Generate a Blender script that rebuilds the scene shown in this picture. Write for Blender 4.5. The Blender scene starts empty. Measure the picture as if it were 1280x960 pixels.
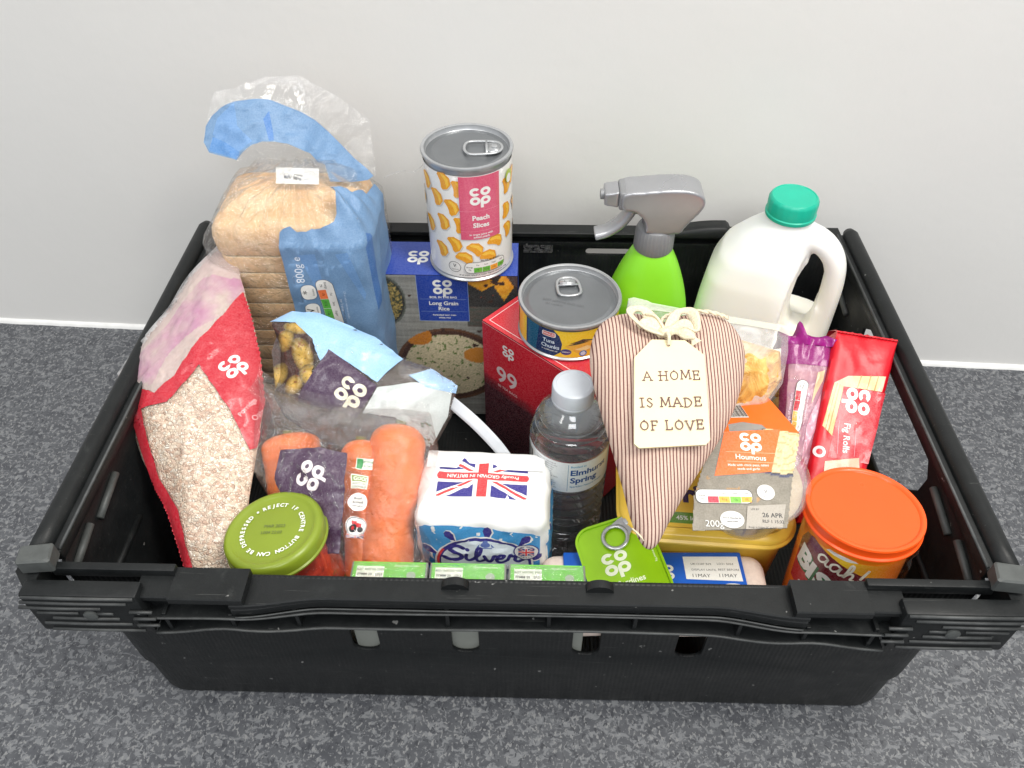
import bpy, bmesh, math, random
from mathutils import Vector, Matrix, noise
from mathutils.geometry import tessellate_polygon
random.seed(7)
PI = math.pi
sc = bpy.context.scene
COL = sc.collection
# ------------------------------------------------------------------ camera
CAM = (0.0038, -0.2662, 0.6264)
def setup_camera():
    pitch, yaw, roll = 0.7862, -0.0271, -0.0032
    F = Vector((math.sin(yaw)*math.cos(pitch), math.cos(yaw)*math.cos(pitch), -math.sin(pitch)))
    R = Vector((math.cos(yaw), -math.sin(yaw), 0)); U = R.cross(F)
    R2 = math.cos(roll)*R + math.sin(roll)*U; U2 = -math.sin(roll)*R + math.cos(roll)*U
    m = Matrix((R2, U2, -F)).transposed().to_4x4(); m.translation = Vector(CAM)
    cd = bpy.data.cameras.new('camera'); c = bpy.data.objects.new('camera', cd); COL.objects.link(c)
    c.matrix_world = m; cd.sensor_width = 36; cd.lens = 1002.13/1280*36; cd.clip_start = .01; cd.clip_end = 50
    sc.camera = c
setup_camera()
# ------------------------------------------------------------------ light
w = bpy.data.worlds.new('World'); sc.world = w; w.use_nodes = True
w.node_tree.nodes['Background'].inputs[0].default_value = (.93, .96, 1, 1)
w.node_tree.nodes['Background'].inputs[1].default_value = .66
def area(name, loc, target, sx, sy, power, col):
    l = bpy.data.lights.new(name, 'AREA'); l.shape = 'RECTANGLE'; l.size = sx; l.size_y = sy; l.energy = power; l.color = col
    o = bpy.data.objects.new(name, l); COL.objects.link(o); o.location = loc
    o.rotation_euler = (Vector(target)-Vector(loc)).to_track_quat('-Z', 'Y').to_euler()
area('ceiling_panel', (.75, -.35, 2.0), (0.1, .2, .1), .3, 1.2, 34, (1, .965, .90))
area('ceiling_panel', (-1.0, -.75, 2.1), (0, .2, .1), .3, 1.2, 13, (1, .97, .93))
area('ceiling_panel', (.1, -1.9, 2.1), (0, .2, .1), 1.1, .4, 21, (.97, .985, 1))
sc.view_settings.view_transform = 'Standard'; sc.view_settings.look = 'None'
sc.view_settings.exposure = 0; sc.view_settings.gamma = 1
# ------------------------------------------------------------------ colour and materials
def lin(c):
    return tuple(((v/255)/12.92 if v/255 <= .04045 else ((v/255+.055)/1.055)**2.4) for v in c)
MATS = {}
class N:
    def __init__(s, name):
        s.m = bpy.data.materials.new(name); s.m.use_nodes = True; s.t = s.m.node_tree; s.t.nodes.clear()
        s.out = s.t.nodes.new('ShaderNodeOutputMaterial'); MATS[name] = s.m
    def n(s, ty, **k):
        nd = s.t.nodes.new(ty)
        for a, v in k.items():
            if a.startswith('i_'):
                key = a[2:].replace('_', ' '); nd.inputs[int(key) if key.isdigit() else key].default_value = v
            else: setattr(nd, a, v)
        return nd
    def l(s, a, b): s.t.links.new(a, b)
    def coord(s, scale=(1, 1, 1), kind='Object', rot=(0, 0, 0)):
        tc = s.n('ShaderNodeTexCoord'); mp = s.n('ShaderNodeMapping'); mp.inputs['Scale'].default_value = scale
        mp.inputs['Rotation'].default_value = rot
        s.l(tc.outputs[kind], mp.inputs[0]); return mp.outputs[0]
    def noise(s, co, scale, detail=3, rough=.5, dist=0):
        n = s.n('ShaderNodeTexNoise'); s.l(co, n.inputs['Vector']); n.inputs['Scale'].default_value = scale
        n.inputs['Detail'].default_value = detail; n.inputs['Roughness'].default_value = rough; n.inputs['Distortion'].default_value = dist
        return n.outputs[0]
    def ramp(s, fac, stops, interp='LINEAR'):
        r = s.n('ShaderNodeValToRGB'); s.l(fac, r.inputs[0]); r.color_ramp.interpolation = interp
        while len(r.color_ramp.elements) < len(stops): r.color_ramp.elements.new(.5)
        for e, (p, c) in zip(r.color_ramp.elements, stops):
            e.position = p; e.color = (*c, 1) if len(c) == 3 else c
        return r.outputs[0]
    def bump(s, h, strength, dist=.001, prev=None):
        b = s.n('ShaderNodeBump'); b.inputs['Strength'].default_value = strength; b.inputs['Distance'].default_value = dist
        s.l(h, b.inputs['Height'])
        if prev: s.l(prev, b.inputs['Normal'])
        return b.outputs[0]
    def math(s, op, a, b=None, clamp=False):
        m = s.n('ShaderNodeMath', operation=op, use_clamp=clamp)
        for i, v in enumerate((a, b)):
            if v is None: continue
            if isinstance(v, (int, float)): m.inputs[i].default_value = v
            else: s.l(v, m.inputs[i])
        return m.outputs[0]
    def mix(s, f, a, b, mode='MIX'):
        m = s.n('ShaderNodeMix', data_type='RGBA', blend_type=mode)
        for i, v in ((0, f), (6, a), (7, b)):
            if isinstance(v, (int, float)): m.inputs[i].default_value = v
            elif isinstance(v, tuple): m.inputs[i].default_value = (*v[:3], 1)
            else: s.l(v, m.inputs[i])
        return m.outputs[2]
    def bsdf(s, color, rough=.5, normal=None, link=True, **k):
        p = s.n('ShaderNodeBsdfPrincipled')
        if isinstance(color, tuple): p.inputs['Base Color'].default_value = (*color[:3], 1)
        else: s.l(color, p.inputs['Base Color'])
        if isinstance(rough, (int, float)): p.inputs['Roughness'].default_value = rough
        else: s.l(rough, p.inputs['Roughness'])
        if normal: s.l(normal, p.inputs['Normal'])
        for a, v in k.items(): p.inputs[a.replace('_', ' ')].default_value = v
        if link: s.l(p.outputs[0], s.out.inputs[0])
        return p
def simple(name, rgb, rough=.5, nscale=60, nstr=.15, ndist=.0005, var=.06, **k):
    a = N(name); co = a.coord(); c = lin(rgb)
    nz = a.noise(co, nscale, 4)
    col = a.ramp(nz, [(.3, tuple(v*(1-var) for v in c)), (.7, tuple(min(1, v*(1+var)) for v in c))])
    rr = a.ramp(a.noise(co, nscale*.4, 3), [(.3, (rough*.85,)*3), (.7, (min(1, rough*1.15),)*3)])
    a.bsdf(col, rr, a.bump(nz, nstr, ndist), **k); return a.m
def printmat(name, rough, coat=0, bump=.1, bscale=80):
    a = N(name); at = a.n('ShaderNodeAttribute', attribute_name='Col'); co = a.coord()
    nz = a.noise(co, 900, 2); col = a.mix(.05, at.outputs['Color'], a.ramp(nz, [(.35, (0, 0, 0)), (.65, (1, 1, 1))]))
    p = a.bsdf(col, rough, a.bump(a.noise(co, bscale, 4), bump, .002)); p.inputs['Coat Weight'].default_value = coat
    return a.m
printmat('print_card', .38); printmat('print_gloss', .2, .3, .12); printmat('print_paper', .55, 0, .25, 60)
printmat('print_tin', .28, .2, .02); printmat('print_matte', .5, 0, .15, 40); printmat('print_bag', .34, .1, .28, 60)
def printfilm(name, alpha):
    a = N(name); at = a.n('ShaderNodeAttribute', attribute_name='Col'); co = a.coord()
    p = a.bsdf(at.outputs['Color'], .25, a.bump(a.noise(co, 70, 4, .6, 1), .5, .002), link=False)
    tr = a.n('ShaderNodeBsdfTransparent'); mx = a.n('ShaderNodeMixShader'); mx.inputs[0].default_value = alpha
    a.l(tr.outputs[0], mx.inputs[1]); a.l(p.outputs[0], mx.inputs[2]); a.l(mx.outputs[0], a.out.inputs[0])
printfilm('print_sheer', .6)
def film(name, base, tint=(1, 1, 1), haze=.05, rough=.1, bs=60, bstr=.9):
    a = N(name); co = a.coord()
    n1 = a.noise(co, bs, 5, .6, 1.5); n2 = a.noise(a.coord((1, 1, .35)), bs*2.5, 3, .5, 2.5)
    nrm = a.bump(n1, bstr, .006); nrm = a.bump(n2, bstr*.6, .002, nrm)
    g = a.n('ShaderNodeBsdfGlossy'); g.inputs['Roughness'].default_value = rough; a.l(nrm, g.inputs['Normal'])
    tr = a.n('ShaderNodeBsdfTransparent'); tr.inputs[0].default_value = (*tint, 1)
    df = a.n('ShaderNodeBsdfDiffuse'); df.inputs[0].default_value = (.85, .85, .85, 1)
    fr = a.n('ShaderNodeLayerWeight'); fr.inputs[0].default_value = .5; a.l(nrm, fr.inputs[1]); fp = a.math('POWER', fr.outputs['Facing'], 3.5)
    fac = a.math('ADD', a.math('MULTIPLY', fp, .75), base+.045, True)
    m1 = a.n('ShaderNodeMixShader'); a.l(fac, m1.inputs[0]); a.l(tr.outputs[0], m1.inputs[1]); a.l(g.outputs[0], m1.inputs[2])
    m2 = a.n('ShaderNodeMixShader')
    hz = a.math('MULTIPLY', a.ramp(n1, [(.45, (.3, .3, .3)), (.62, (1, 1, 1))]), haze*1.6)
    a.l(hz, m2.inputs[0]); a.l(m1.outputs[0], m2.inputs[1]); a.l(df.outputs[0], m2.inputs[2])
    a.l(m2.outputs[0], a.out.inputs[0]); return a.m
film('film_clear', .01, haze=.03, rough=.08); film('film_thin', .02, haze=.025, rough=.07, bs=35, bstr=.5); film('film_frost', .0, haze=.30, rough=.32, bs=22, bstr=.3)
film('film_crisp', .06, haze=.03, rough=.08, bs=60, bstr=1.3); film('film_shrink', .05, haze=.05, rough=.06, bs=90); film('film_pot', .02, haze=.12, rough=.12, bs=15, bstr=.15)
film('film_smooth', .015, haze=.015, rough=.04, bs=14, bstr=.15)
# worktop: dark grey laminate with pale and black flecks
def mat_worktop():
    a = N('worktop_laminate'); co = a.coord((1, 1.5, 1), rot=(0, 0, .5)); co2 = a.coord((1.4, 1, 1), rot=(0, 0, -.4))
    n1 = a.noise(co, 125, 4, .62, .9); n2 = a.noise(co2, 195, 3, .6, .6); n3 = a.noise(co, 45, 3); n4 = a.noise(co2, 270, 2, .5, .4)
    base = a.ramp(n3, [(.35, lin((68, 70, 75))), (.65, lin((84, 86, 90)))])
    c = a.mix(a.ramp(n1, [(.52, (0, 0, 0)), (.585, (1, 1, 1))]), base, lin((112, 114, 117)))
    c = a.mix(a.ramp(n4, [(.57, (0, 0, 0)), (.64, (1, 1, 1))]), c, lin((126, 127, 128)))
    c = a.mix(a.ramp(n2, [(.36, (1, 1, 1)), (.43, (0, 0, 0))]), c, lin((58, 60, 65)))
    a.bsdf(c, .42, a.bump(n1, .1, .0005)); return a.m
mat_worktop()
def mat_wall():
    a = N('wall_paint'); co = a.coord()
    n1 = a.noise(co, 130, 5, .55); n2 = a.noise(co, 9, 3); n3 = a.noise(a.coord((1, 1, .5)), 45, 3)
    c = a.ramp(n2, [(.3, (.735, .727, .705)), (.7, (.75, .742, .72))])
    nr = a.bump(n1, .22, .0008); nr = a.bump(n3, .12, .002, nr)
    a.bsdf(c, .5, nr); return a.m
mat_wall()
simple('sealant', (228, 228, 226), .4)
def mat_crate(name, ws):
    a = N(name); co = a.coord(); wv = a.n('ShaderNodeTexWave', bands_direction='X'); a.l(co, wv.inputs[0])
    wv.inputs['Scale'].default_value = 95; wv.inputs['Distortion'].default_value = .6; wv.inputs['Detail'].default_value = 2
    n1 = a.noise(co, 55, 6, .7); n2 = a.noise(a.coord((1, 1, 6)), 40, 5, .7, 1); n3 = a.noise(co, 700, 2)
    c = a.ramp(n1, [(.3, (.007, .008, .0085)), (.6, (.011, .0125, .013)), (.8, (.020, .022, .022))])
    c = a.mix(a.ramp(n2, [(.62, (0, 0, 0)), (.72, (.5, .5, .5))]), c, (.034, .036, .035))
    c = a.mix(a.ramp(a.noise(co, 160, 2), [(.735, (0, 0, 0)), (.76, (.7, .7, .7))]), c, (.25, .25, .24))
    c = a.mix(a.ramp(a.noise(a.coord((1, 30, 30), rot=(0, .25, .12)), 14, 4, .7), [(.655, (0, 0, 0)), (.68, (.55, .55, .55))]), c, (.06, .062, .06))
    nr = a.bump(wv.outputs[1], ws, .0006); nr = a.bump(n3, .2, .0004, nr)
    p = a.bsdf(c, a.ramp(n1, [(.3, (.36,)*3), (.7, (.55,)*3)]), nr); p.inputs['Specular IOR Level'].default_value = .28; return a.m
mat_crate('crate_plastic', .02); mat_crate('crate_ribbed', .3)
simple('crate_edge', (62, 64, 64), .5, 120, .5, .001, .3)  # paler crate plastic; also colours the painted highlight lines on the rim ribs
simple('crate_grey', (74, 77, 76), .5, 90, .4, .001, .25)
simple('tin_metal', (186, 188, 190), .32, 200, .06, .0005, .05, Metallic=.7)
simple('tin_lid', (122, 125, 128), .36, 25, .05, .001, .08, Metallic=.5)
simple('jar_lid_green', (128, 146, 40), .32, 40, .04, .0005, .05)
simple('orange_lid', (252, 90, 26), .3, 30, .05, .0005, .03)
simple('teal_cap', (18, 176, 146), .35, 50, .05)
simple('white_cap', (190, 196, 203), .35, 50, .05)
simple('spray_green', (134, 214, 44), .33, 40, .06, .001, .03)
simple('spray_grey', (168, 169, 172), .3, 60, .06, .0005, .04, Metallic=.6)
simple('spray_grey_dark', (134, 135, 137), .4, 60, .06, .0005, .04, Metallic=.15)
simple('yellow_lid', (248, 206, 78), .3, 40, .05)
simple('egg_pulp', (226, 208, 196), .7, 300, .4, .001)
simple('cotton_cord', (226, 214, 186), .85, 700, .8, .001, .15)
simple('tag_wood', (230, 217, 176), .5, 80, .1, .0005, .02)
simple('white_strap', (200, 204, 209), .35, 50, .1)
simple('houmous', (212, 190, 148), .6, 120, .8, .003, .12)
simple('scrap_paper', (190, 186, 176), .7)
simple('dark_card', (34, 20, 22), .5)
def mat_milk():
    a = N('milk_jug'); co = a.coord(); n = a.noise(co, 25, 3)
    sep = a.n('ShaderNodeSeparateXYZ'); a.l(a.coord(), sep.inputs[0])
    c = a.ramp(sep.outputs[2], [(.19, lin((243, 241, 230))), (.225, lin((232, 234, 231)))])
    p = a.bsdf(c, .33, a.bump(n, .08, .002)); p.inputs['Subsurface Weight'].default_value = .35
    p.inputs['Subsurface Radius'].default_value = (.02, .018, .012); p.inputs['Subsurface Scale'].default_value = .5; return a.m
mat_milk()
def mat_crust():
    a = N('bread_crust'); co = a.coord(); n1 = a.noise(co, 30, 4); n2 = a.noise(co, 260, 4)
    c = a.ramp(n1, [(.3, lin((222, 170, 118))), (.5, lin((238, 198, 150))), (.7, lin((246, 220, 182)))])
    c = a.mix(.25, c, a.ramp(n2, [(.3, lin((170, 116, 64))), (.7, lin((240, 214, 176)))]))
    a.bsdf(c, .7, a.bump(n2, .5, .0015)); a = N('bread_crumb'); co = a.coord(); n2 = a.noise(co, 320, 4, .7)
    a.bsdf(a.ramp(n2, [(.3, lin((214, 190, 150))), (.6, lin((240, 226, 196)))]), .85, a.bump(n2, .8, .002))
mat_crust()
def mat_oats():
    a = N('oats'); co = a.coord((1, 1.25, 1)); nz = a.n('ShaderNodeTexNoise'); nz.inputs['Scale'].default_value = 160; a.l(co, nz.inputs['Vector'])
    mx = a.mix(.004, co, nz.outputs[1], 'ADD')
    v = a.n('ShaderNodeTexVoronoi'); v.inputs['Scale'].default_value = 400; a.l(mx, v.inputs['Vector'])
    v2 = a.n('ShaderNodeTexVoronoi', feature='DISTANCE_TO_EDGE'); v2.inputs['Scale'].default_value = 400; a.l(mx, v2.inputs['Vector'])
    sp = a.n('ShaderNodeSeparateXYZ'); a.l(v.outputs['Color'], sp.inputs[0])
    c = a.ramp(sp.outputs[0], [(0, lin((204, 168, 144))), (.25, lin((226, 200, 178))), (.6, lin((232, 212, 188))), (1, lin((246, 236, 220)))])
    c = a.mix(a.ramp(v2.outputs[0], [(0, (.4, .4, .4)), (.12, (0, 0, 0))]), c, lin((176, 138, 112)))
    h = a.math('MULTIPLY', a.ramp(v2.outputs[0], [(0, (0, 0, 0)), (.25, (1, 1, 1))]), sp.outputs[1])
    a.bsdf(c, .7, a.bump(h, .8, .0015)); return a.m
mat_oats()
def mat_carrot():
    a = N('carrot_skin'); co = a.coord(); n1 = a.noise(a.coord((1, 1, 6)), 45, 5, .65); n2 = a.noise(co, 28, 3)
    c = a.ramp(n2, [(.3, lin((240, 116, 48))), (.7, lin((250, 136, 62)))]); c = a.mix(a.ramp(n1, [(.6, (0, 0, 0)), (.72, (.45,)*3)]), c, lin((214, 96, 40)))
    p = a.bsdf(c, .4, a.bump(n1, .25, .001)); p.inputs['Subsurface Weight'].default_value = .15; p.inputs['Subsurface Radius'].default_value = (.01, .004, .002); p.inputs['Subsurface Scale'].default_value = .4
mat_carrot()
def mat_ticking():
    a = N('ticking_stripe'); co = a.coord(); sp = a.n('ShaderNodeSeparateXYZ'); a.l(co, sp.inputs[0])
    nz = a.noise(co, 18, 2); x = a.math('ADD', sp.outputs[0], a.math('MULTIPLY', a.math('SUBTRACT', nz, .5), .004))
    f = a.math('FRACT', a.math('MULTIPLY', x, 1/.00235))
    r = a.ramp(f, [(0, (0, 0, 0)), (.3, (0, 0, 0)), (.42, (1, 1, 1)), (.64, (1, 1, 1)), (.76, (0, 0, 0))])
    nt = a.noise(co, 900, 2); cr = a.mix(nt, lin((200, 170, 152)), lin((226, 202, 186))); dk = a.mix(nt, lin((84, 44, 44)), lin((124, 74, 70)))
    wx = a.n('ShaderNodeTexWave'); a.l(co, wx.inputs[0]); wx.inputs['Scale'].default_value = 500; wx.bands_direction = 'Y'
    nr = a.bump(wx.outputs[1], .3, .0005); nr = a.bump(a.noise(co, 45, 3), .4, .003, nr)
    a.bsdf(a.mix(r, cr, dk), .85, nr)
mat_ticking()
def mat_glassy(name, col, rough, ior):
    a = N(name); p = a.bsdf(col, rough); p.inputs['Transmission Weight'].default_value = 1; p.inputs['IOR'].default_value = ior
mat_glassy('bottle_plastic', (.95, .97, .98), .02, 1.2); MATS['bottle_plastic'].node_tree.nodes['Principled BSDF'].inputs['Coat Weight'].default_value = 1; MATS['bottle_plastic'].node_tree.nodes['Principled BSDF'].inputs['Transmission Weight'].default_value = .95
def mat_sauce():
    a = N('tomato_sauce'); co = a.coord(); n1 = a.noise(co, 55, 4, .6, 1); n2 = a.noise(co, 140, 3)
    c = a.ramp(n1, [(.35, lin((128, 26, 14))), (.55, lin((188, 52, 26))), (.7, lin((214, 96, 44)))])
    c = a.mix(a.ramp(n2, [(.66, (0, 0, 0)), (.7, (.7,)*3)]), c, lin((120, 110, 40)))
    a.bsdf(c, .3, a.bump(n2, .4, .001), Coat_Weight=.4)
mat_sauce()
# ------------------------------------------------------------------ object helpers
def tag(o, label=None, cat=None, group=None, kind=None):
    if label: o['label'] = label
    if cat: o['category'] = cat
    if group: o['group'] = group
    if kind: o['kind'] = kind
    return o
def thing(name, label, cat, loc=(0, 0, 0), rotz=0, group=None, frame=None):
    o = bpy.data.objects.new(name, None); COL.objects.link(o); o.empty_display_size = .02
    if frame:
        u = Vector(frame['u']).normalized(); v = Vector(frame['v']).normalized(); n = u.cross(v)
        m = Matrix((u, v, n)).transposed().to_4x4(); m.translation = Vector(frame['o']); o.matrix_world = m
    else:
        o.location = loc; o.rotation_euler = (0, 0, rotz)
    return tag(o, label, cat, group)
def link(name, me, parent, mats):
    for m in (mats if isinstance(mats, (list, tuple)) else [mats]): me.materials.append(MATS[m])
    o = bpy.data.objects.new(name, me); COL.objects.link(o)
    if parent: o.parent = parent
    return o
def fromdata(name, V, Fs, mats, parent=None, smooth=True, fm=None):
    me = bpy.data.meshes.new(name); me.from_pydata([tuple(v) for v in V], [], Fs)
    me.polygons.foreach_set('use_smooth', [smooth]*len(Fs))
    if fm: me.polygons.foreach_set('material_index', fm)
    me.update(); return link(name, me, parent, mats)
def frombm(name, bm, mats, parent=None, smooth=False, angle=None):
    me = bpy.data.meshes.new(name); bmesh.ops.recalc_face_normals(bm, faces=bm.faces); bm.to_mesh(me); bm.free()
    if smooth:
        me.polygons.foreach_set('use_smooth', [True]*len(me.polygons))
        if angle: me.set_sharp_from_angle(angle=angle)
    me.update(); return link(name, me, parent, mats)
def bmbox(bm, x0, x1, y0, y1, z0, z1, bev=0, mat=None, seg=2):
    r = bmesh.ops.create_cube(bm, size=1)
    for v in r['verts']:
        v.co = Vector(((x0+x1)/2+v.co.x*(x1-x0), (y0+y1)/2+v.co.y*(y1-y0), (z0+z1)/2+v.co.z*(z1-z0)))
    if bev:
        es = list({e for v in r['verts'] for e in v.link_edges})
        rr = bmesh.ops.bevel(bm, geom=es, offset=bev, segments=seg, affect='EDGES', profile=.5)
        vs = {v for f in rr['faces'] for v in f.verts} | {v for v in r['verts'] if v.is_valid}
    else: vs = set(r['verts'])
    if mat is not None:
        for v in vs: v.co = mat @ v.co
    return vs
def box(name, x0, x1, y0, y1, z0, z1, bev, mats, parent=None, mat=None):
    bm = bmesh.new(); bmbox(bm, x0, x1, y0, y1, z0, z1, bev, mat); return frombm(name, bm, mats, parent, True, .6)
def lathe(name, prof, mats, parent=None, seg=56, mat=None, fn=None, fm=None, closed=True):
    V = []; Fs = []; FM = []
    for i, (r, z) in enumerate(prof):
        for k in range(seg):
            a = 2*PI*k/seg; p = Vector((r*math.cos(a), r*math.sin(a), z))
            if fn: p = fn(p, a)
            V.append(mat @ p if mat is not None else p)
    for i in range(len(prof)-1):
        for k in range(seg):
            k2 = (k+1) % seg; Fs.append((i*seg+k, i*seg+k2, (i+1)*seg+k2, (i+1)*seg+k)); FM.append(fm[i] if fm else 0)
    if closed:
        Fs.append(tuple(range(seg-1, -1, -1))); FM.append(fm[0] if fm else 0)
        b = (len(prof)-1)*seg; Fs.append(tuple(range(b, b+seg))); FM.append(fm[-1] if fm else 0)
    o = fromdata(name, V, Fs, mats, parent, True, FM); o.data.set_sharp_from_angle(angle=.7); return o
def catmull(pts, n=8, closed=False):
    P = [Vector(p) for p in pts]; out = []; m = len(P)
    for i in range(m if closed else m-1):
        g = (lambda j: P[j % m]) if closed else (lambda j: P[max(0, min(m-1, j))])
        a, b, c, d = g(i-1), g(i), g(i+1), g(i+2)
        for k in range(n):
            t = k/n; out.append(.5*((2*b)+(c-a)*t+(2*a-5*b+4*c-d)*t*t+(3*b-a-3*c+d)*t**3))
    if not closed: out.append(P[-1])
    return out
def tube_data(pts, r, seg=8, closed=False, V=None, Fs=None):
    V = [] if V is None else V; Fs = [] if Fs is None else Fs; b0 = len(V); n = len(pts); up = Vector((0, 0, 1)); pn = None
    for i, p in enumerate(pts):
        a = pts[(i-1) % n] if closed or i > 0 else p; b = pts[(i+1) % n] if closed or i < n-1 else p
        t = (b-a).normalized()
        if pn is None: pn = t.cross(up if abs(t.z) < .9 else Vector((1, 0, 0))).normalized()
        pn = (pn - t*pn.dot(t)).normalized(); q = t.cross(pn); rr = r[min(i, len(r)-1)] if isinstance(r, list) else r
        if isinstance(rr, tuple): rx, ry = rr
        else: rx = ry = rr
        for k in range(seg):
            an = 2*PI*k/seg; V.append(p + pn*math.cos(an)*rx + q*math.sin(an)*ry)
    for i in range(n if closed else n-1):
        for k in range(seg):
            i2 = (i+1) % n; Fs.append((b0+i*seg+k, b0+i*seg+(k+1) % seg, b0+i2*seg+(k+1) % seg, b0+i2*seg+k))
    if not closed:
        Fs.append(tuple(b0+k for k in range(seg-1, -1, -1))); Fs.append(tuple(b0+(n-1)*seg+k for k in range(seg)))
    return V, Fs
def tube(name, pts, r, mats, parent=None, seg=8, closed=False):
    V, Fs = tube_data([Vector(p) for p in pts], r, seg, closed); return fromdata(name, V, Fs, mats, parent)
def prism_bm(bm, loops, z0, z1, mat=None):
    """solid from a 2D outline with holes, between z0 and z1"""
    flat = [Vector((p[0], p[1], 0)) for L in loops for p in L]
    tris = tessellate_polygon([[Vector((p[0], p[1], 0)) for p in L] for L in loops])
    M = mat if mat is not None else Matrix()
    lo = [bm.verts.new(M @ Vector((p.x, p.y, z0))) for p in flat]; hi = [bm.verts.new(M @ Vector((p.x, p.y, z1))) for p in flat]
    for t in tris:
        try: bm.faces.new([lo[i] for i in t][::-1]); bm.faces.new([hi[i] for i in t])
        except ValueError: pass
    k = 0
    for L in loops:
        n = len(L)
        for i in range(n):
            a, b = k+i, k+(i+1) % n
            bm.faces.new((lo[a], lo[b], hi[b], hi[a]))
        k += n
def rrect(x0, x1, y0, y1, r, n=5):
    out = []
    for cx, cy, a0 in ((x1-r, y1-r, 0), (x0+r, y1-r, 90), (x0+r, y0+r, 180), (x1-r, y0+r, 270)):
        for k in range(n+1):
            a = math.radians(a0+90*k/n); out.append((cx+r*math.cos(a), cy+r*math.sin(a)))
    return out
def ellipse(cx, cy, rx, ry, n=28, a0=0, a1=2*PI):
    full = abs(a1-a0-2*PI) < 1e-6
    return [(cx+rx*math.cos(a0+(a1-a0)*k/(n if full else n-1)), cy+ry*math.sin(a0+(a1-a0)*k/(n if full else n-1))) for k in range(n)]
def bake(o, mods):
    """apply modifiers to a mesh object and keep the result as plain mesh"""
    for ty, k in mods:
        m = o.modifiers.new(ty, ty)
        for a, v in k.items(): setattr(m, a, v)
    dg = bpy.context.evaluated_depsgraph_get(); me = bpy.data.meshes.new_from_object(o.evaluated_get(dg))
    o.modifiers.clear(); old = o.data; nm = old.name; o.data = me; bpy.data.meshes.remove(old); me.name = nm
    return o
# ------------------------------------------------------------------ printed matter: thin inked shapes laid on a surface
TXT = {}
def glyphs(s, bold):
    key = (s, bold)
    if key not in TXT:
        c = bpy.data.curves.new('t', 'FONT'); c.body = s; c.size = 1; c.offset = bold; c.resolution_u = 3
        o = bpy.data.objects.new('t', c); COL.objects.link(o); dg = bpy.context.evaluated_depsgraph_get()
        me = o.evaluated_get(dg).to_mesh(); V = [(v.co.x, v.co.y) for v in me.vertices]; F = [tuple(p.vertices) for p in me.polygons]
        o.evaluated_get(dg).to_mesh_clear(); bpy.data.objects.remove(o); bpy.data.curves.remove(c); TXT[key] = (V, F)
    return TXT[key]
WHITE = (236, 235, 230); BLACK = (22, 22, 24)
def lattice(S, g):
    """the surface sampled on a square lattice, so that prints cut along the same lattice lie flush on each other"""
    C_ = {}
    def node(i, j):
        if (i, j) not in C_: a = S(i*g, j*g, 0); C_[(i, j)] = (a, (S(i*g, j*g, 1)-a))
        return C_[(i, j)]
    def f(x, y, h):
        u, v = x/g, y/g; i, j = math.floor(u+1e-4), math.floor(v+1e-4); a, b = max(0, u-i), max(0, v-j)
        k3 = ((node(i, j), 1-a), (node(i+1, j), a-b), (node(i+1, j+1), b)) if a >= b else ((node(i, j), 1-b), (node(i, j+1), b-a), (node(i+1, j+1), a))
        return sum(((n[0]+n[1]*h)*k for n, k in k3), Vector())
    return f
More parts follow.
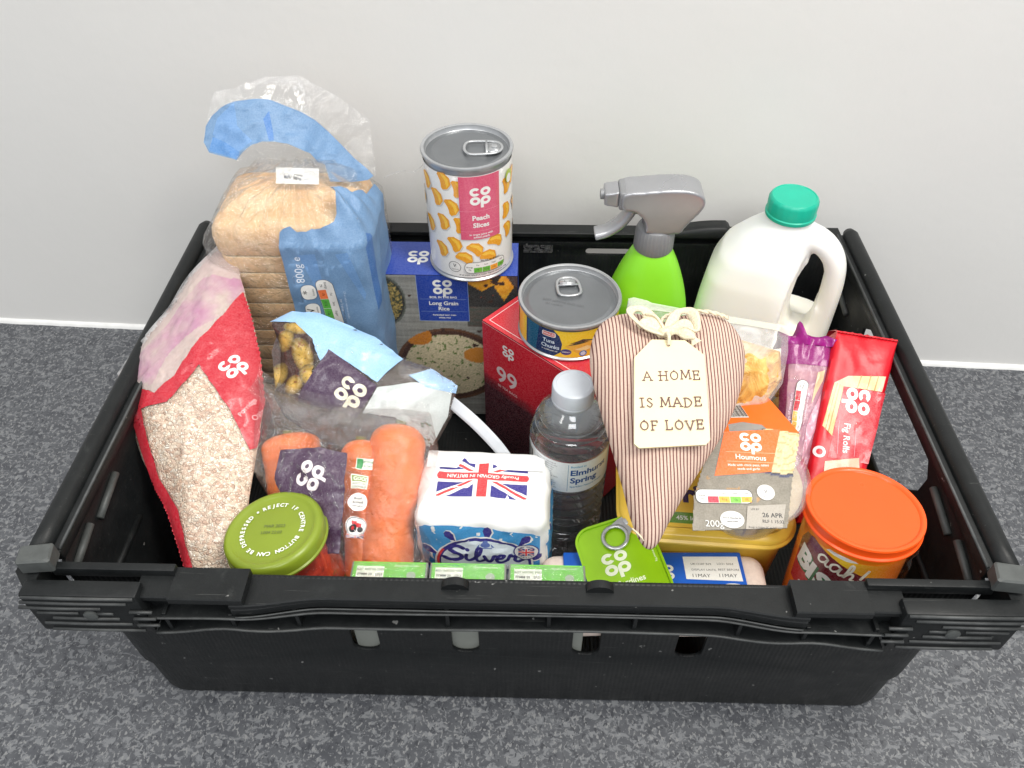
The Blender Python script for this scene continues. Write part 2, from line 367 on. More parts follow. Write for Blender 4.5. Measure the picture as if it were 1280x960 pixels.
class Print:
    def __init__(s): s.bm = bmesh.new(); s.cl = s.bm.loops.layers.float_color.new('Col'); s.k = 0
    def tf(s, x, y, rot=0):
        c, q = math.cos(rot), math.sin(rot); return lambda a, b: (x+a*c-b*q, y+a*q+b*c)
    def face(s, vs, col):
        try: f = s.bm.faces.new(vs)
        except ValueError: return
        for lp, c in zip(f.loops, col if isinstance(col, list) else [col]*len(vs)): lp[s.cl] = (*c, 1)
    def poly(s, pts, color, holes=(), z=None):
        s.k += 1; z = s.k*.012 if z is None else z; c = lin(color)
        loops = [[Vector((p[0], p[1], 0)) for p in L] for L in [pts, *holes]]
        vs = [s.bm.verts.new((p.x, p.y, z)) for L in loops for p in L]
        for t in tessellate_polygon(loops): s.face([vs[i] for i in t], c)
    def rect(s, x0, y0, x1, y1, color, r=0, rot=0):
        pts = rrect(x0, x1, y0, y1, r, 4) if r else [(x0, y0), (x1, y0), (x1, y1), (x0, y1)]
        if rot:
            cx, cy = (x0+x1)/2, (y0+y1)/2; t = s.tf(cx, cy, rot); pts = [t(a-cx, b-cy) for a, b in pts]
        s.poly(pts, color)
    def ell(s, cx, cy, rx, ry, color, n=24): s.poly(ellipse(cx, cy, rx, ry, n), color)
    def ring(s, cx, cy, rx, ry, wd, color, n=28): s.poly(ellipse(cx, cy, rx, ry, n), color, [ellipse(cx, cy, rx-wd, ry-wd, n)])
    def stroke(s, pts, wd, color, closed=False, smooth=True, rot=0, at=(0, 0), sc_=1, cap=True):
        if not smooth and len(pts) > 2 and not closed:
            for a, b in zip(pts, pts[1:]): s.stroke([a, b], wd, color, False, False, rot, at, sc_, cap)
            return
        t = s.tf(at[0], at[1], rot); P = [Vector((*p, 0)) for p in pts]
        if smooth and len(P) > 2: P = catmull(P, 6, closed)
        s.k += 1; z = s.k*.012; c = lin(color); n = len(P); L = []; Rr = []
        for i in range(n):
            a = P[(i-1) % n] if closed or i else P[i]; b = P[(i+1) % n] if closed or i < n-1 else P[i]
            d = (b-a).normalized(); nn = Vector((-d.y, d.x, 0)); w_ = (wd[min(i*len(wd)//n, len(wd)-1)] if isinstance(wd, list) else wd)/2
            for LL, sg in ((L, 1), (Rr, -1)):
                q = P[i]*sc_+nn*w_*sg; x, y = t(q.x, q.y); LL.append(s.bm.verts.new((x, y, z)))
        for i in range(n if closed else n-1): s.face([L[i], Rr[i], Rr[(i+1) % n], L[(i+1) % n]], c)
        if cap and not closed:
            for e in (P[0], P[-1]):
                w_ = (wd[0] if isinstance(wd, list) else wd)/2; q = e*sc_
                s.face([s.bm.verts.new((*t(q.x+w_*math.cos(k*PI/5), q.y+w_*math.sin(k*PI/5)), z)) for k in range(10)], c)
    def text(s, st, x, y, size, color, bold=.012, rot=0, align='C', shear=0, sx=1):
        V, F = glyphs(st, bold)
        if not V: return
        s.k += 1; z = s.k*.012; x0 = min(v[0] for v in V); x1 = max(v[0] for v in V)
        ox = {'C': -(x0+x1)/2, 'L': -x0, 'R': -x1}[align]; t = s.tf(x, y, rot); c = lin(color)
        vs = [s.bm.verts.new((*t((v[0]+ox+shear*v[1])*size*sx, (v[1]-.35)*size), z)) for v in V]
        for f in F: s.face([vs[i] for i in f], c)
    def arc(s, st, cx, cy, r, a0, a1, size, color, bold=.02):
        n = len(st)
        for i, ch in enumerate(st):
            a = a0+(a1-a0)*i/max(1, n-1)
            if ch != ' ': s.text(ch, cx+r*math.cos(a), cy+r*math.sin(a), size, color, bold, a-PI/2)
    def logo(s, x, y, w_, color, rot=0):
        """the clover of four bold letters, co over op"""
        r = w_*.245; t = s.tf(x, y, rot); k = w_*.145
        def letter(cx, cy, kind):
            def pp(L): return [t(cx+a, cy+b) for a, b in L]
            rx, ry = r*1.02, r*.92
            if kind == 'c':
                a0 = .62; o = ellipse(0, 0, rx, ry, 22, a0, 2*PI-a0); i = ellipse(0, 0, rx-k, ry-k, 22, a0*1.15, 2*PI-a0*1.15)
                s.poly(pp(o+i[::-1]), color)
            else: s.poly(pp(ellipse(0, 0, rx, ry, 26)), color, [pp(ellipse(0, 0, rx-k, ry-k, 20))])
            if kind == 'p': s.poly(pp([(-rx, 0), (-rx+k, 0), (-rx+k, -ry*1.7), (-rx, -ry*1.7)]), color)
        d = r*1.03; letter(-d, r*.98, 'c'); letter(d, r*.98, 'o'); letter(-d, -r*.98, 'o'); letter(d, -r*.98, 'p')
    def img(s, x0, y0, x1, y1, nx, ny, fn, inside=None):
        s.k += 1; z = s.k*.012
        vs = [[s.bm.verts.new((x0+(x1-x0)*i/nx, y0+(y1-y0)*j/ny, z)) for i in range(nx+1)] for j in range(ny+1)]
        for j in range(ny):
            for i in range(nx):
                q = [vs[j][i], vs[j][i+1], vs[j+1][i+1], vs[j+1][i]]
                cx = (q[0].co.x+q[2].co.x)/2; cy = (q[0].co.y+q[2].co.y)/2
                if inside and not inside(cx, cy): continue
                s.face(q, [lin(fn(v.co.x, v.co.y)) for v in q])
        for v in [v for r in vs for v in r if not v.link_faces]: s.bm.verts.remove(v)
    def nutri(s, x, y, w_, h, cols, rot=0):
        t = s.tf(x, y, rot); n = len(cols)+1; cw = w_/n
        def P(L): return [t(a, b) for a, b in L]
        s.poly(P(rrect(-w_/2-.4, w_/2+.4, -h/2-.4, h/2+.4, h*.42, 4)), (60, 60, 62)); s.poly(P(rrect(-w_/2, w_/2, -h/2, h/2, h*.4, 4)), WHITE)
        for i, c in enumerate(cols):
            a = -w_/2+cw*(i+1); last = i == len(cols)-1
            s.poly(P([(a+.15, -h/2+(.5 if last else .2)), (a+cw-(.8 if last else .15), -h/2+(.7 if last else .2)), (a+cw-.15, 0), (a+.15, 0)]), c)
            xx, yy = t(a+cw/2, h*.25); s.text(('Fat', 'Sats', 'Sugar', 'Salt')[i % 4], xx, yy, h*.2, BLACK, 0, rot)
            xx, yy = t(a+cw/2, -h*.22); s.text(('1%', '0.1g', '12g', '5%')[i % 4], xx, yy, h*.22, BLACK, 0, rot)
        xx, yy = t(-w_/2+cw*.55, h*.08); s.text('Energy', xx, yy, h*.19, BLACK, 0, rot); xx, yy = t(-w_/2+cw*.55, -h*.2); s.text('7%', xx, yy, h*.2, BLACK, 0, rot)
    def barcode(s, x0, y0, x1, y1):
        s.rect(x0, y0, x1, y1, WHITE); rnd = random.Random(3); x = x0+.8
        while x < x1-1.2:
            w_ = rnd.choice((.25, .4, .6)); s.rect(x, y0+1.2, x+w_, y1-.5, BLACK); x += w_+rnd.choice((.3, .45, .7))
    def flag(s, x, y, w_, h, blue, red, white=WHITE, rot=0):
        t = s.tf(x, y, rot); X, Yy = w_/2, h/2
        def P(L): return [t(a*X, b*Yy) for a, b in L]
        s.poly(P([(-1, -1), (1, -1), (1, 1), (-1, 1)]), white)
        for sx in (1, -1):
            for sy in (1, -1):
                s.poly(P([(sx*.2, sy*1), (sx*.78, sy*1), (sx*.2, sy*.42)]), blue)
                s.poly(P([(sx*1, sy*.32), (sx*1, sy*.82), (sx*.42, sy*.32)]), blue)
                o = .05*sx*sy
                s.poly(P([(sx*.2, sy*.24+(.0)), (sx*.32, sy*.24), (sx*1, sy*.93-.02), (sx*1, sy*1), (sx*.93, sy*1)]), red)
        s.poly(P([(-.11, -1), (.11, -1), (.11, 1), (-.11, 1)]), red); s.poly(P([(-1, -.17), (1, -.17), (1, .17), (-1, .17)]), red)
    def build(s, name, S, parent, mat='print_card', grid=None, lift=.12, label=None, step=1):
        bm = s.bm
        if grid:
            S = lattice(S, grid)
            xs = [v.co.x for v in bm.verts]; ys = [v.co.y for v in bm.verts]
            for ax, lo, hi in ((0, min(xs), max(xs)), (1, min(ys), max(ys))):
                for i in range(math.ceil(lo/grid), math.floor(hi/grid)+1):
                    co = Vector((0, 0, 0)); co[ax] = i*grid; no = Vector((0, 0, 0)); no[ax] = 1
                    bmesh.ops.bisect_plane(bm, geom=bm.verts[:]+bm.edges[:]+bm.faces[:], plane_co=co, plane_no=no, dist=1e-5)
            dl, dh = min(xs)-max(ys), max(xs)-min(ys)
            for i in range(math.ceil(dl/grid), math.floor(dh/grid)+1):
                bmesh.ops.bisect_plane(bm, geom=bm.verts[:]+bm.edges[:]+bm.faces[:], plane_co=Vector((i*grid, 0, 0)), plane_no=Vector((1, -1, 0)).normalized(), dist=1e-5)
        for v in bm.verts: v.co = S(v.co.x, v.co.y, v.co.z*step+lift)
        me = bpy.data.meshes.new(name); bm.to_mesh(me); bm.free(); me.polygons.foreach_set('use_smooth', [True]*len(me.polygons)); me.update()
        o = link(name, me, parent, mat)
        if label: o['label'] = label
        return o
# surfaces: (x, y, h) in millimetres -> metres in the thing's own frame
def S_front(yf, x0=0, z0=0): return lambda x, y, h: Vector((x0+x*.001, yf-h*.001, z0+y*.001))
def S_top(z, x0=0, y0=0): return lambda x, y, h: Vector((x0+x*.001, y0+y*.001, z+h*.001))
def S_cyl(R, a0=0): return lambda x, y, h: Vector(((R+h*.001)*math.sin(x*.001/R+a0), -(R+h*.001)*math.cos(x*.001/R+a0), y*.001))
def S_flat(z=0): return lambda x, y, h: Vector((x*.001, y*.001, z+h*.001))
def fbm(x, y, z=0, o=3):
    v = 0; a = 1
    for i in range(o): v += a*noise.noise(Vector((x, y, z+i*9.1))); x *= 2.1; y *= 2.1; a *= .5
    return v
def ridge(x, y, z=0): return 1-2*abs(noise.noise(Vector((x, y, z))))
class Pillow:
    """a closed bag or cushion: outline in mm, thickness profile, shared creases"""
    def __init__(s, out, T, p=2.5, q=.6, wr=0, wf=.05, seed=0, c=None, wfn=None):
        s.o = out; s.T = T; s.p = p; s.q = q; s.wr = wr; s.wf = wf; s.seed = seed; s.wfn = wfn
        s.c = c or (sum(a for a, b in out)/len(out), sum(b for a, b in out)/len(out)); s.n = 720; s.R = []
        m = len(out)
        for k in range(s.n):
            th = 2*PI*k/s.n; dx, dy = math.cos(th), math.sin(th); best = 0
            for i in range(m):
                ax, ay = out[i][0]-s.c[0], out[i][1]-s.c[1]; bx, by = out[(i+1) % m][0]-s.c[0], out[(i+1) % m][1]-s.c[1]
                ex, ey = bx-ax, by-ay; den = dx*ey-dy*ex
                if abs(den) < 1e-9: continue
                t = (ax*ey-ay*ex)/den; u = (ax*dy-ay*dx)/den
                if t > 0 and -1e-6 <= u <= 1+1e-6: best = max(best, t)
            s.R.append(best or s.R[-1])
    def rad(s, th):
        f = (th/(2*PI) % 1)*s.n; i = int(f) % s.n; g = f-int(f); return s.R[i]*(1-g)+s.R[(i+1) % s.n]*g
    def H(s, x, y):
        dx, dy = x-s.c[0], y-s.c[1]; r = math.hypot(dx, dy); t = min(1, r/s.rad(math.atan2(dy, dx))) if r > 1e-6 else 0
        b = s.T*(1-t**s.p)**s.q; e = 1-t**5
        if s.wr: b += s.wr*e*(fbm(x*s.wf, y*s.wf, s.seed)+.6*ridge(x*s.wf*1.7, y*s.wf*1.7, s.seed+5)**3)
        if s.wfn: b += e*s.wfn(x, y)
        return b
    def S(s, x, y, h):
        z = s.H(x, y); e = .4; n = Vector((-(s.H(x+e, y)-z)/e, -(s.H(x, y+e)-z)/e, 1)).normalized()
        return Vector((x+n.x*h, y+n.y*h, z+n.z*h))*.001
    def build(s, name, mat, parent, nr=26, na=150, back=.5, inset=0, fn=None):
        V = [Vector((s.c[0], s.c[1], s.H(*s.c)-inset))*.001]; Fs = []
        for i in range(1, nr+1):
            t = math.sin(i/nr*PI/2)
            for k in range(na):
                th = 2*PI*k/na; r = s.rad(th)*t; x, y = s.c[0]+r*math.cos(th), s.c[1]+r*math.sin(th)
                V.append(Vector((x, y, (s.H(x, y)-inset) if i < nr else 0))*.001)
        for k in range(na): Fs.append((0, 1+k, 1+(k+1) % na))
        for i in range(nr-1):
            for k in range(na):
                a = 1+i*na; b = a+na; Fs.append((a+k, b+k, b+(k+1) % na, a+(k+1) % na))
        if back:
            b0 = len(V); ring = 1+(nr-1)*na; m = 8
            for j in range(1, m):
                t = 1-j/m
                for k in range(na):
                    th = 2*PI*k/na; r = s.rad(th)*t; V.append(Vector((s.c[0]+r*math.cos(th), s.c[1]+r*math.sin(th), -back*s.T*(1-t**s.p)**s.q))*.001)
            V.append(Vector((s.c[0], s.c[1], -back*s.T))*.001); prev = ring
            for j in range(m-1):
                cur = b0+j*na
                for k in range(na): Fs.append((prev+k, cur+k, cur+(k+1) % na, prev+(k+1) % na))
                prev = cur
            for k in range(na): Fs.append((prev+k, len(V)-1, prev+(k+1) % na))
        return fromdata(name, V, Fs, mat, parent)
class SoftBox:
    """rounded and slightly crumpled box centred on x,y, standing on z=0"""
    def __init__(s, w_, d, h, r, wr=0, wf=60, seed=0, bulge=0):
        s.hf = Vector((w_/2, d/2, h/2)); s.r = r; s.wr = wr; s.wf = wf; s.seed = seed; s.bulge = bulge
    def M(s, p, h=0):
        q = Vector([max(-(s.hf[i]-s.r), min(s.hf[i]-s.r, p[i])) for i in range(3)]); d = p-q
        n = d.normalized() if d.length > 1e-9 else Vector((0, -1, 0)); b = q+n*s.r
        if s.bulge:
            k = [max(0, 1-(b[i]/s.hf[i])**2) for i in range(3)]
            b += n*s.bulge*((k[0]*k[2] if abs(n.y) > .5 else k[0]*k[1] if abs(n.z) > .5 else k[1]*k[2]))
        if s.wr: b += n*s.wr*(noise.noise(b*s.wf+Vector((s.seed, 0, 0)))+.6*(1-2*abs(noise.noise(b*s.wf*1.3+Vector((0, s.seed, 4)))))**3)
        return b+n*h+Vector((0, 0, s.hf.z))
    def front(s): return lambda x, y, h: s.M(Vector((x*.001, -s.hf.y, y*.001-s.hf.z)), h*.001)
    def top(s): return lambda x, y, h: s.M(Vector((x*.001, y*.001, s.hf.z)), h*.001)
    def right(s): return lambda x, y, h: s.M(Vector((s.hf.x, x*.001, y*.001-s.hf.z)), h*.001)
    def left(s): return lambda x, y, h: s.M(Vector((-s.hf.x, -x*.001, y*.001-s.hf.z)), h*.001)
    def build(s, name, mat, parent, n=34):
        bm = bmesh.new(); bmesh.ops.create_cube(bm, size=2); 
        bmesh.ops.subdivide_edges(bm, edges=bm.edges[:], cuts=n, use_grid_fill=True)
        for v in bm.verts:
            p = Vector([math.sin(c*PI/2)*.35+c*.65 for c in v.co]); v.co = s.M(Vector([p[i]*s.hf[i] for i in range(3)]))
        return frombm(name, bm, mat, parent, True)
# measured outlines of the flexible packs, in millimetres, each in its own plane (o origin, u across, v up)
G = {}
G['oats'] = {'o': [-0.2182, 0.0377, 0.1303], 'u': [0.9947, -0.0979, 0.0302], 'v': [0.0775, 0.9115, 0.4039], 'out_': [(-52.6, 266.7), (-38.6, 246.0), (-26.0, 220.7), (-10.8, 189.3), (0.5, 162.3), (10.9, 129.6), (13.6, 91.3), (15.6, 54.7), (19.3, 19.9), (23.3, -10.7), (-11.5, -13.9), (-24.9, 10.3), (-42.0, 38.1), (-56.6, 55.0), (-73.6, 75.3), (-91.1, 102.7), (-101.5, 125.0), (-110.9, 141.2), (-105.2, 156.7), (-94.9, 180.5), (-83.8, 202.8), (-74.3, 232.8), (-64.2, 253.8)], 'redA': [(-26.8, 218.5), (-17.9, 203.1), (-0.1, 165.0), (10.9, 129.6), (13.6, 91.3), (9.4, 87.9), (-8.3, 115.2), (-38.0, 147.5), (-44.6, 134.3), (-56.5, 116.9), (-77.4, 112.1), (-64.9, 85.4), (-52.0, 61.4), (-29.9, 39.1), (-14.0, 5.6), (-5.6, -13.3), (-11.5, -13.9), (-26.1, 10.2), (-43.2, 38.0), (-56.6, 55.0), (-68.3, 74.4), (-81.0, 96.9), (-100.8, 125.0), (-103.6, 130.2), (-86.1, 129.4), (-68.8, 124.0), (-55.5, 138.2), (-44.0, 166.3), (-33.4, 191.5)], 'win': [(-38.0, 147.5), (-8.3, 115.2), (9.4, 87.9), (15.6, 54.7), (20.0, 14.2), (23.3, -10.7), (-4.5, -13.2), (-14.0, 5.6), (-29.9, 39.1), (-52.0, 61.4), (-64.9, 85.4), (-77.4, 112.1), (-56.5, 116.9), (-44.6, 134.3)], 'pink': [(-57.4, 226.3), (-30.1, 230.1), (-26.5, 220.0), (-33.4, 191.5), (-49.8, 176.3), (-65.2, 158.0), (-71.2, 130.4), (-92.5, 135.7), (-94.9, 156.0), (-78.2, 181.6), (-67.8, 207.3)], 'logo': [(-14.5, 150.4)], 'txt': [(5.9, 126.0)], 'scribble': [(-79.9, 195.8)]}
G['pot'] = {'o': [-0.1273, 0.1415, 0.1438], 'u': [0.9537, -0.2231, -0.2016], 'v': [0.3004, 0.6775, 0.6713], 'out_': [(-99.3, 71.6), (-85.5, 84.8), (-63.9, 90.6), (-43.1, 88.8), (-15.6, 86.6), (11.1, 76.8), (34.1, 77.8), (57.6, 71.0), (61.0, 47.0), (56.2, 21.5), (43.2, 10.5), (19.2, 2.5), (-12.0, -4.0), (-39.2, -3.2), (-65.4, 4.7), (-78.3, 17.1), (-77.3, 34.1), (-85.3, 58.2)], 'blue': [(-99.3, 71.6), (-85.5, 84.8), (-63.9, 90.6), (-43.1, 88.8), (-15.6, 86.6), (11.1, 76.8), (0.5, 54.7), (-42.1, 65.8), (-47.0, 56.2), (-58.5, 70.4), (-76.4, 77.8)], 'clear': [(11.1, 76.8), (34.1, 77.8), (57.6, 71.0), (53.7, 63.1), (25.7, 63.0), (12.1, 63.8)], 'panel': [(-43.7, 66.6), (1.3, 52.3), (-6.4, 23.1), (-15.0, 24.9), (-34.5, 23.0), (-55.5, 21.4)], 'pots': [(-91.6, 72.8), (-76.4, 77.8), (-58.5, 70.4), (-51.0, 56.2), (-49.4, 43.4), (-55.5, 21.4), (-77.5, 20.7), (-90.6, 49.7)], 'white': [(1.7, 51.1), (25.7, 63.0), (54.5, 68.6), (58.0, 46.0), (53.8, 22.7), (42.4, 12.9), (22.1, 34.0), (-3.0, 28.9)], 'logo': [(-16.4, 41.1)], 'blue2': [(34.5, 76.6), (57.6, 71.0), (58.4, 64.7), (35.9, 62.5), (21.1, 66.8)]}
G['car'] = {'o': [-0.1239, 0.0539, 0.11], 'u': [0.9964, -0.0727, -0.0425], 'v': [0.0838, 0.8046, 0.5878], 'out_': [(-90.2, 136.0), (-76.2, 126.1), (-53.5, 120.9), (-28.3, 118.4), (-3.5, 118.4), (20.9, 120.9), (44.3, 120.7), (53.5, 94.7), (55.9, 58.9), (56.6, 17.6), (56.4, -11.4), (-6.5, -18.1), (-20.6, 9.5), (-59.5, 35.1), (-82.1, 62.8), (-86.4, 99.0), (-84.3, 117.8)], 'panel': [(-56.3, 80.0), (-28.6, 84.6), (-7.4, 82.5), (-4.9, 40.7), (-3.9, 11.3), (-25.5, 10.2), (-46.3, 36.4), (-58.2, 59.2)], 's1': [(6.3, 76.0)], 's2': [(4.3, 63.2)], 's3': [(4.4, 48.8)], 's4': [(5.5, 31.1)], 'logo': [(-31.7, 63.1)], 'c1': [(-64.7, 95.0), (-45.0, 27.6)], 'c2': [(-6.7, 96.0), (7.9, -5.0)], 'c3': [(22.1, 111.1), (23.2, -3.4)]}
G['frost'] = {'o': [0.1487, 0.1275, 0.1676], 'u': [0.9881, -0.1432, -0.0559], 'v': [0.1518, 0.8517, 0.5016], 'out_': [(-83.7, 106.6), (-55.0, 103.7), (-11.0, 102.0), (41.5, 101.2), (43.1, 83.0), (41.1, 56.9), (29.3, 34.7), (-2.0, 18.3), (-38.2, 18.5), (-69.6, 26.0), (-83.9, 62.4)], 'seal': [(-83.7, 106.6), (41.4, 101.8), (40.9, 94.5), (-82.1, 94.6)], 'snack': [(6.0, 86.9), (37.1, 82.1), (40.3, 60.0), (28.9, 39.1), (-2.3, 21.3), (-33.7, 31.9), (-50.5, 67.9)]}
G['heart'] = {'o': [0.0804, 0.0258, 0.188], 'u': [0.9997, 0.0248, -0.0023], 'v': [-0.0215, 0.9031, 0.4289], 'out_': [(-0.0, -0.5), (-7.0, 14.4), (-12.1, 38.1), (-17.9, 62.5), (-24.0, 87.7), (-29.6, 113.6), (-30.7, 131.4), (-27.4, 146.5), (-19.6, 157.6), (-8.1, 162.6), (6.1, 162.6), (19.9, 156.4), (34.4, 161.3), (51.6, 163.2), (65.5, 158.8), (74.0, 147.8), (77.3, 134.4), (75.0, 116.6), (68.1, 96.2), (56.3, 73.6), (42.9, 54.2), (28.0, 32.7), (16.4, 14.4), (7.7, 0.0)], 'tag': [(-3.3, 121.3), (9.1, 134.4), (31.4, 133.8), (43.4, 123.1), (42.1, 64.1), (39.1, 60.8), (-3.7, 58.6), (-6.8, 61.4)], 't1': [(20.3, 108.4)], 't2': [(18.5, 89.4)], 't3': [(18.1, 73.6)], 'hole': [(20.0, 130.2)], 'knot': [(19.0, 141.7)], 'loopL': [(17.5, 144.1), (6.0, 160.1), (-3.8, 156.4), (5.1, 143.5), (17.3, 140.5)], 'loopR': [(22.0, 144.1), (29.6, 157.6), (38.6, 156.4), (39.7, 140.5), (33.2, 144.1), (22.9, 140.5)], 'cord': [(19.2, 144.1), (20.5, 156.4), (31.6, 161.3), (51.4, 160.1), (65.2, 155.8)]}
G['tin'] = {'o': [0.053, 0.034, 0.1224], 'u': [0.9758, 0.099, 0.1949], 'v': [-0.1201, 0.9877, 0.0997], 'out_': [(-12.0, 53.8), (-2.7, 58.8), (32.4, 57.2), (43.6, 52.8), (47.9, 38.5), (50.6, 15.3), (52.6, -9.6), (54.5, -30.4), (-4.6, -28.6), (-6.7, 1.2), (-10.3, 23.8), (-13.2, 45.3)], 'logo': [(19.0, 16.3)], 'txt': [(30.5, 1.1)], 'ring': [(22.4, 35.6)], 'riv': [(33.4, 46.7)]}
G['egg'] = {'o': [0.1284, 0.036, 0.1221], 'u': [0.9994, 0.0, 0.0358], 'v': [0.0037, 0.9946, -0.1041], 'out_': [(-26.2, 32.2), (34.1, 32.2), (34.5, -1.3), (-22.7, -1.4)], 'lab': [(-8.6, 27.7), (31.0, 27.7), (31.3, 5.6), (-8.5, 7.6)]}
G['hou'] = {'o': [0.1432, 0.0445, 0.1837], 'u': [0.9995, -0.0046, -0.0317], 'v': [0.0127, 0.9659, 0.2585], 'front': [(-5.9, 68.7), (29.3, 74.7), (52.7, 72.0), (42.1, 36.2), (34.1, 1.5), (-28.8, -2.9), (-25.9, 21.5), (-17.4, 45.4)], 'orange': [(-1.1, 70.8), (38.9, 74.6), (28.5, 41.5), (-11.0, 36.7)], 'logo': [(16.7, 63.5)], 't1': [(15.5, 53.0)], 't2': [(13.1, 46.8)], 'bowl': [(37.0, 60.1)], 'nut': [(-5.9, 21.8)], 'vee': [(22.7, 25.9)], 'lab': [(9.1, 15.6), (35.2, 17.9), (30.9, 1.3), (6.3, -0.8)], 'ss': [(-2.1, 5.5)], 'g': [(-17.1, -1.3)], 'potc': [(22.1, 38.8)], 'potr': [(55.5, 45.7)], 'potb': [(7.5, -4.1)]}
G['fig'] = {'o': [0.2358, 0.117, 0.1547], 'u': [0.9965, -0.0437, -0.0706], 'v': [0.0739, 0.8555, 0.5126], 'out_': [(2.2, 112.4), (49.9, 109.4), (22.9, 1.0), (-19.8, -3.1)], 'logo': [(16.8, 55.9)], 't': [(8.0, 26.4)], 'red': [(5.8, 66.8), (38.5, 64.4), (24.2, 8.4), (-6.6, 10.3)], 'ph': [(9.5, 75.5), (38.7, 77.8), (35.4, 65.3), (5.8, 66.8), (-3.0, 27.2), (-10.3, 34.5), (-1.0, 69.3)]}
G['pur'] = {'o': [0.2178, 0.1197, 0.1508], 'u': [0.9997, 0.0248, -0.0023], 'v': [-0.0201, 0.8565, 0.5158], 'out_': [(-9.6, 119.2), (35.3, 112.6), (31.6, 100.8), (13.7, 30.6), (3.5, -1.2), (-22.4, -1.2), (-11.7, 55.7), (-12.9, 94.2)], 'nut': [(2.5, 91.0), (12.8, 87.7), (-2.0, 18.3), (-10.7, 30.6)]}
G['bagtop'] = {'o': [-0.1953, 0.2892, 0.2365], 'u': [0.9885, -0.0929, -0.1195], 'v': [0.151, 0.6584, 0.7373], 'neck': [(-9.5, 49.4)], 'clear': [(-82.6, 86.5), (-79.0, 108.3), (-63.8, 114.8), (-43.0, 128.7), (-15.9, 135.8), (18.2, 124.3), (48.9, 108.3), (56.9, 83.1), (63.1, 61.5), (42.4, 55.3), (23.2, 65.5), (-4.8, 76.2), (-25.2, 77.4), (-41.3, 72.1), (-56.1, 57.7), (-76.8, 74.2)], 'cone': [(-8.7, 44.2), (-31.6, 52.4), (-56.1, 57.7), (-50.4, 65.3), (-41.4, 72.8), (-25.2, 77.4), (-4.8, 76.2), (13.7, 65.9), (24.2, 59.0), (10.7, 50.1)], 'band': [(-83.9, 67.7), (-83.0, 79.8), (-78.8, 88.5), (-71.9, 96.3), (-61.4, 103.3), (-46.7, 108.3), (-35.0, 110.9), (-25.3, 109.2), (-9.4, 106.6), (2.8, 102.0), (16.2, 93.6), (29.8, 83.9), (42.8, 74.1), (53.9, 67.9), (60.9, 62.4), (56.8, 58.4), (42.5, 54.7), (25.2, 52.5), (19.2, 65.5), (13.7, 65.9), (4.5, 73.1), (-4.7, 75.5), (-15.2, 77.8), (-25.2, 77.4), (-35.0, 75.2), (-42.5, 71.3), (-50.3, 64.0), (-54.7, 57.3), (-66.4, 58.6), (-78.7, 59.9)], 'fold1': [(-61.3, 102.0), (-56.6, 84.2), (-43.0, 74.5), (-53.6, 63.4), (-64.0, 65.7), (-76.8, 74.2), (-74.0, 87.9)], 'fold2': [(-33.5, 101.3), (-26.1, 78.6), (-29.9, 77.3), (-37.2, 94.0)], 'fold3': [(-78.9, 61.2), (-66.6, 60.0), (-54.8, 57.9), (-52.2, 63.7), (-64.6, 69.6), (-76.6, 72.9)], 'tag': [(-19.3, 55.8), (15.8, 60.9), (17.8, 47.9), (-17.3, 42.8)], 'tagc': [(2.3, 52.0)]}
# ================================================================== the setting
def wall_y(x): return .4232 + (x+.0)*(-.046)
def make_setting():
    V = [(-4, -4, 0), (4, -4, 0), (4, wall_y(4)+.01, 0), (-4, wall_y(-4)+.01, 0), (-4, -4, -.04), (4, -4, -.04), (4, wall_y(4)+.01, -.04), (-4, wall_y(-4)+.01, -.04)]
    F = [(0, 1, 2, 3), (7, 6, 5, 4), (0, 4, 5, 1), (1, 5, 6, 2), (2, 6, 7, 3), (3, 7, 4, 0)]
    tag(fromdata('worktop', V, F, 'worktop_laminate', smooth=False), kind='structure')
    V = []
    for x in (-4, 4):
        for dy, z in ((0, -.1), (0, 2.6), (.1, 2.6), (.1, -.1)): V.append((x, wall_y(x)+dy, z))
    tag(fromdata('wall', V, [(0, 1, 2, 3), (7, 6, 5, 4), (0, 4, 5, 1), (1, 5, 6, 2), (2, 6, 7, 3), (3, 7, 4, 0)], 'wall_paint', smooth=False), kind='structure')
    V = []; F = []; n = 260; rnd = random.Random(2)
    for i in range(n+1):
        x = -1.6+3.2*i/n; j = rnd.uniform(-.0004, .0004)
        for k, (dy, z) in enumerate(((.001, .0052), (-.0016, .0044), (-.0036, .0022), (-.0046, -.001))): V.append((x, wall_y(x)+dy+j, z+(j if k < 3 else 0)))
    for i in range(n):
        for k in range(3): a = i*4+k; F.append((a, a+1, a+5, a+4))
    tag(fromdata('sealant_strip', V, F, 'sealant'), kind='structure')
make_setting()
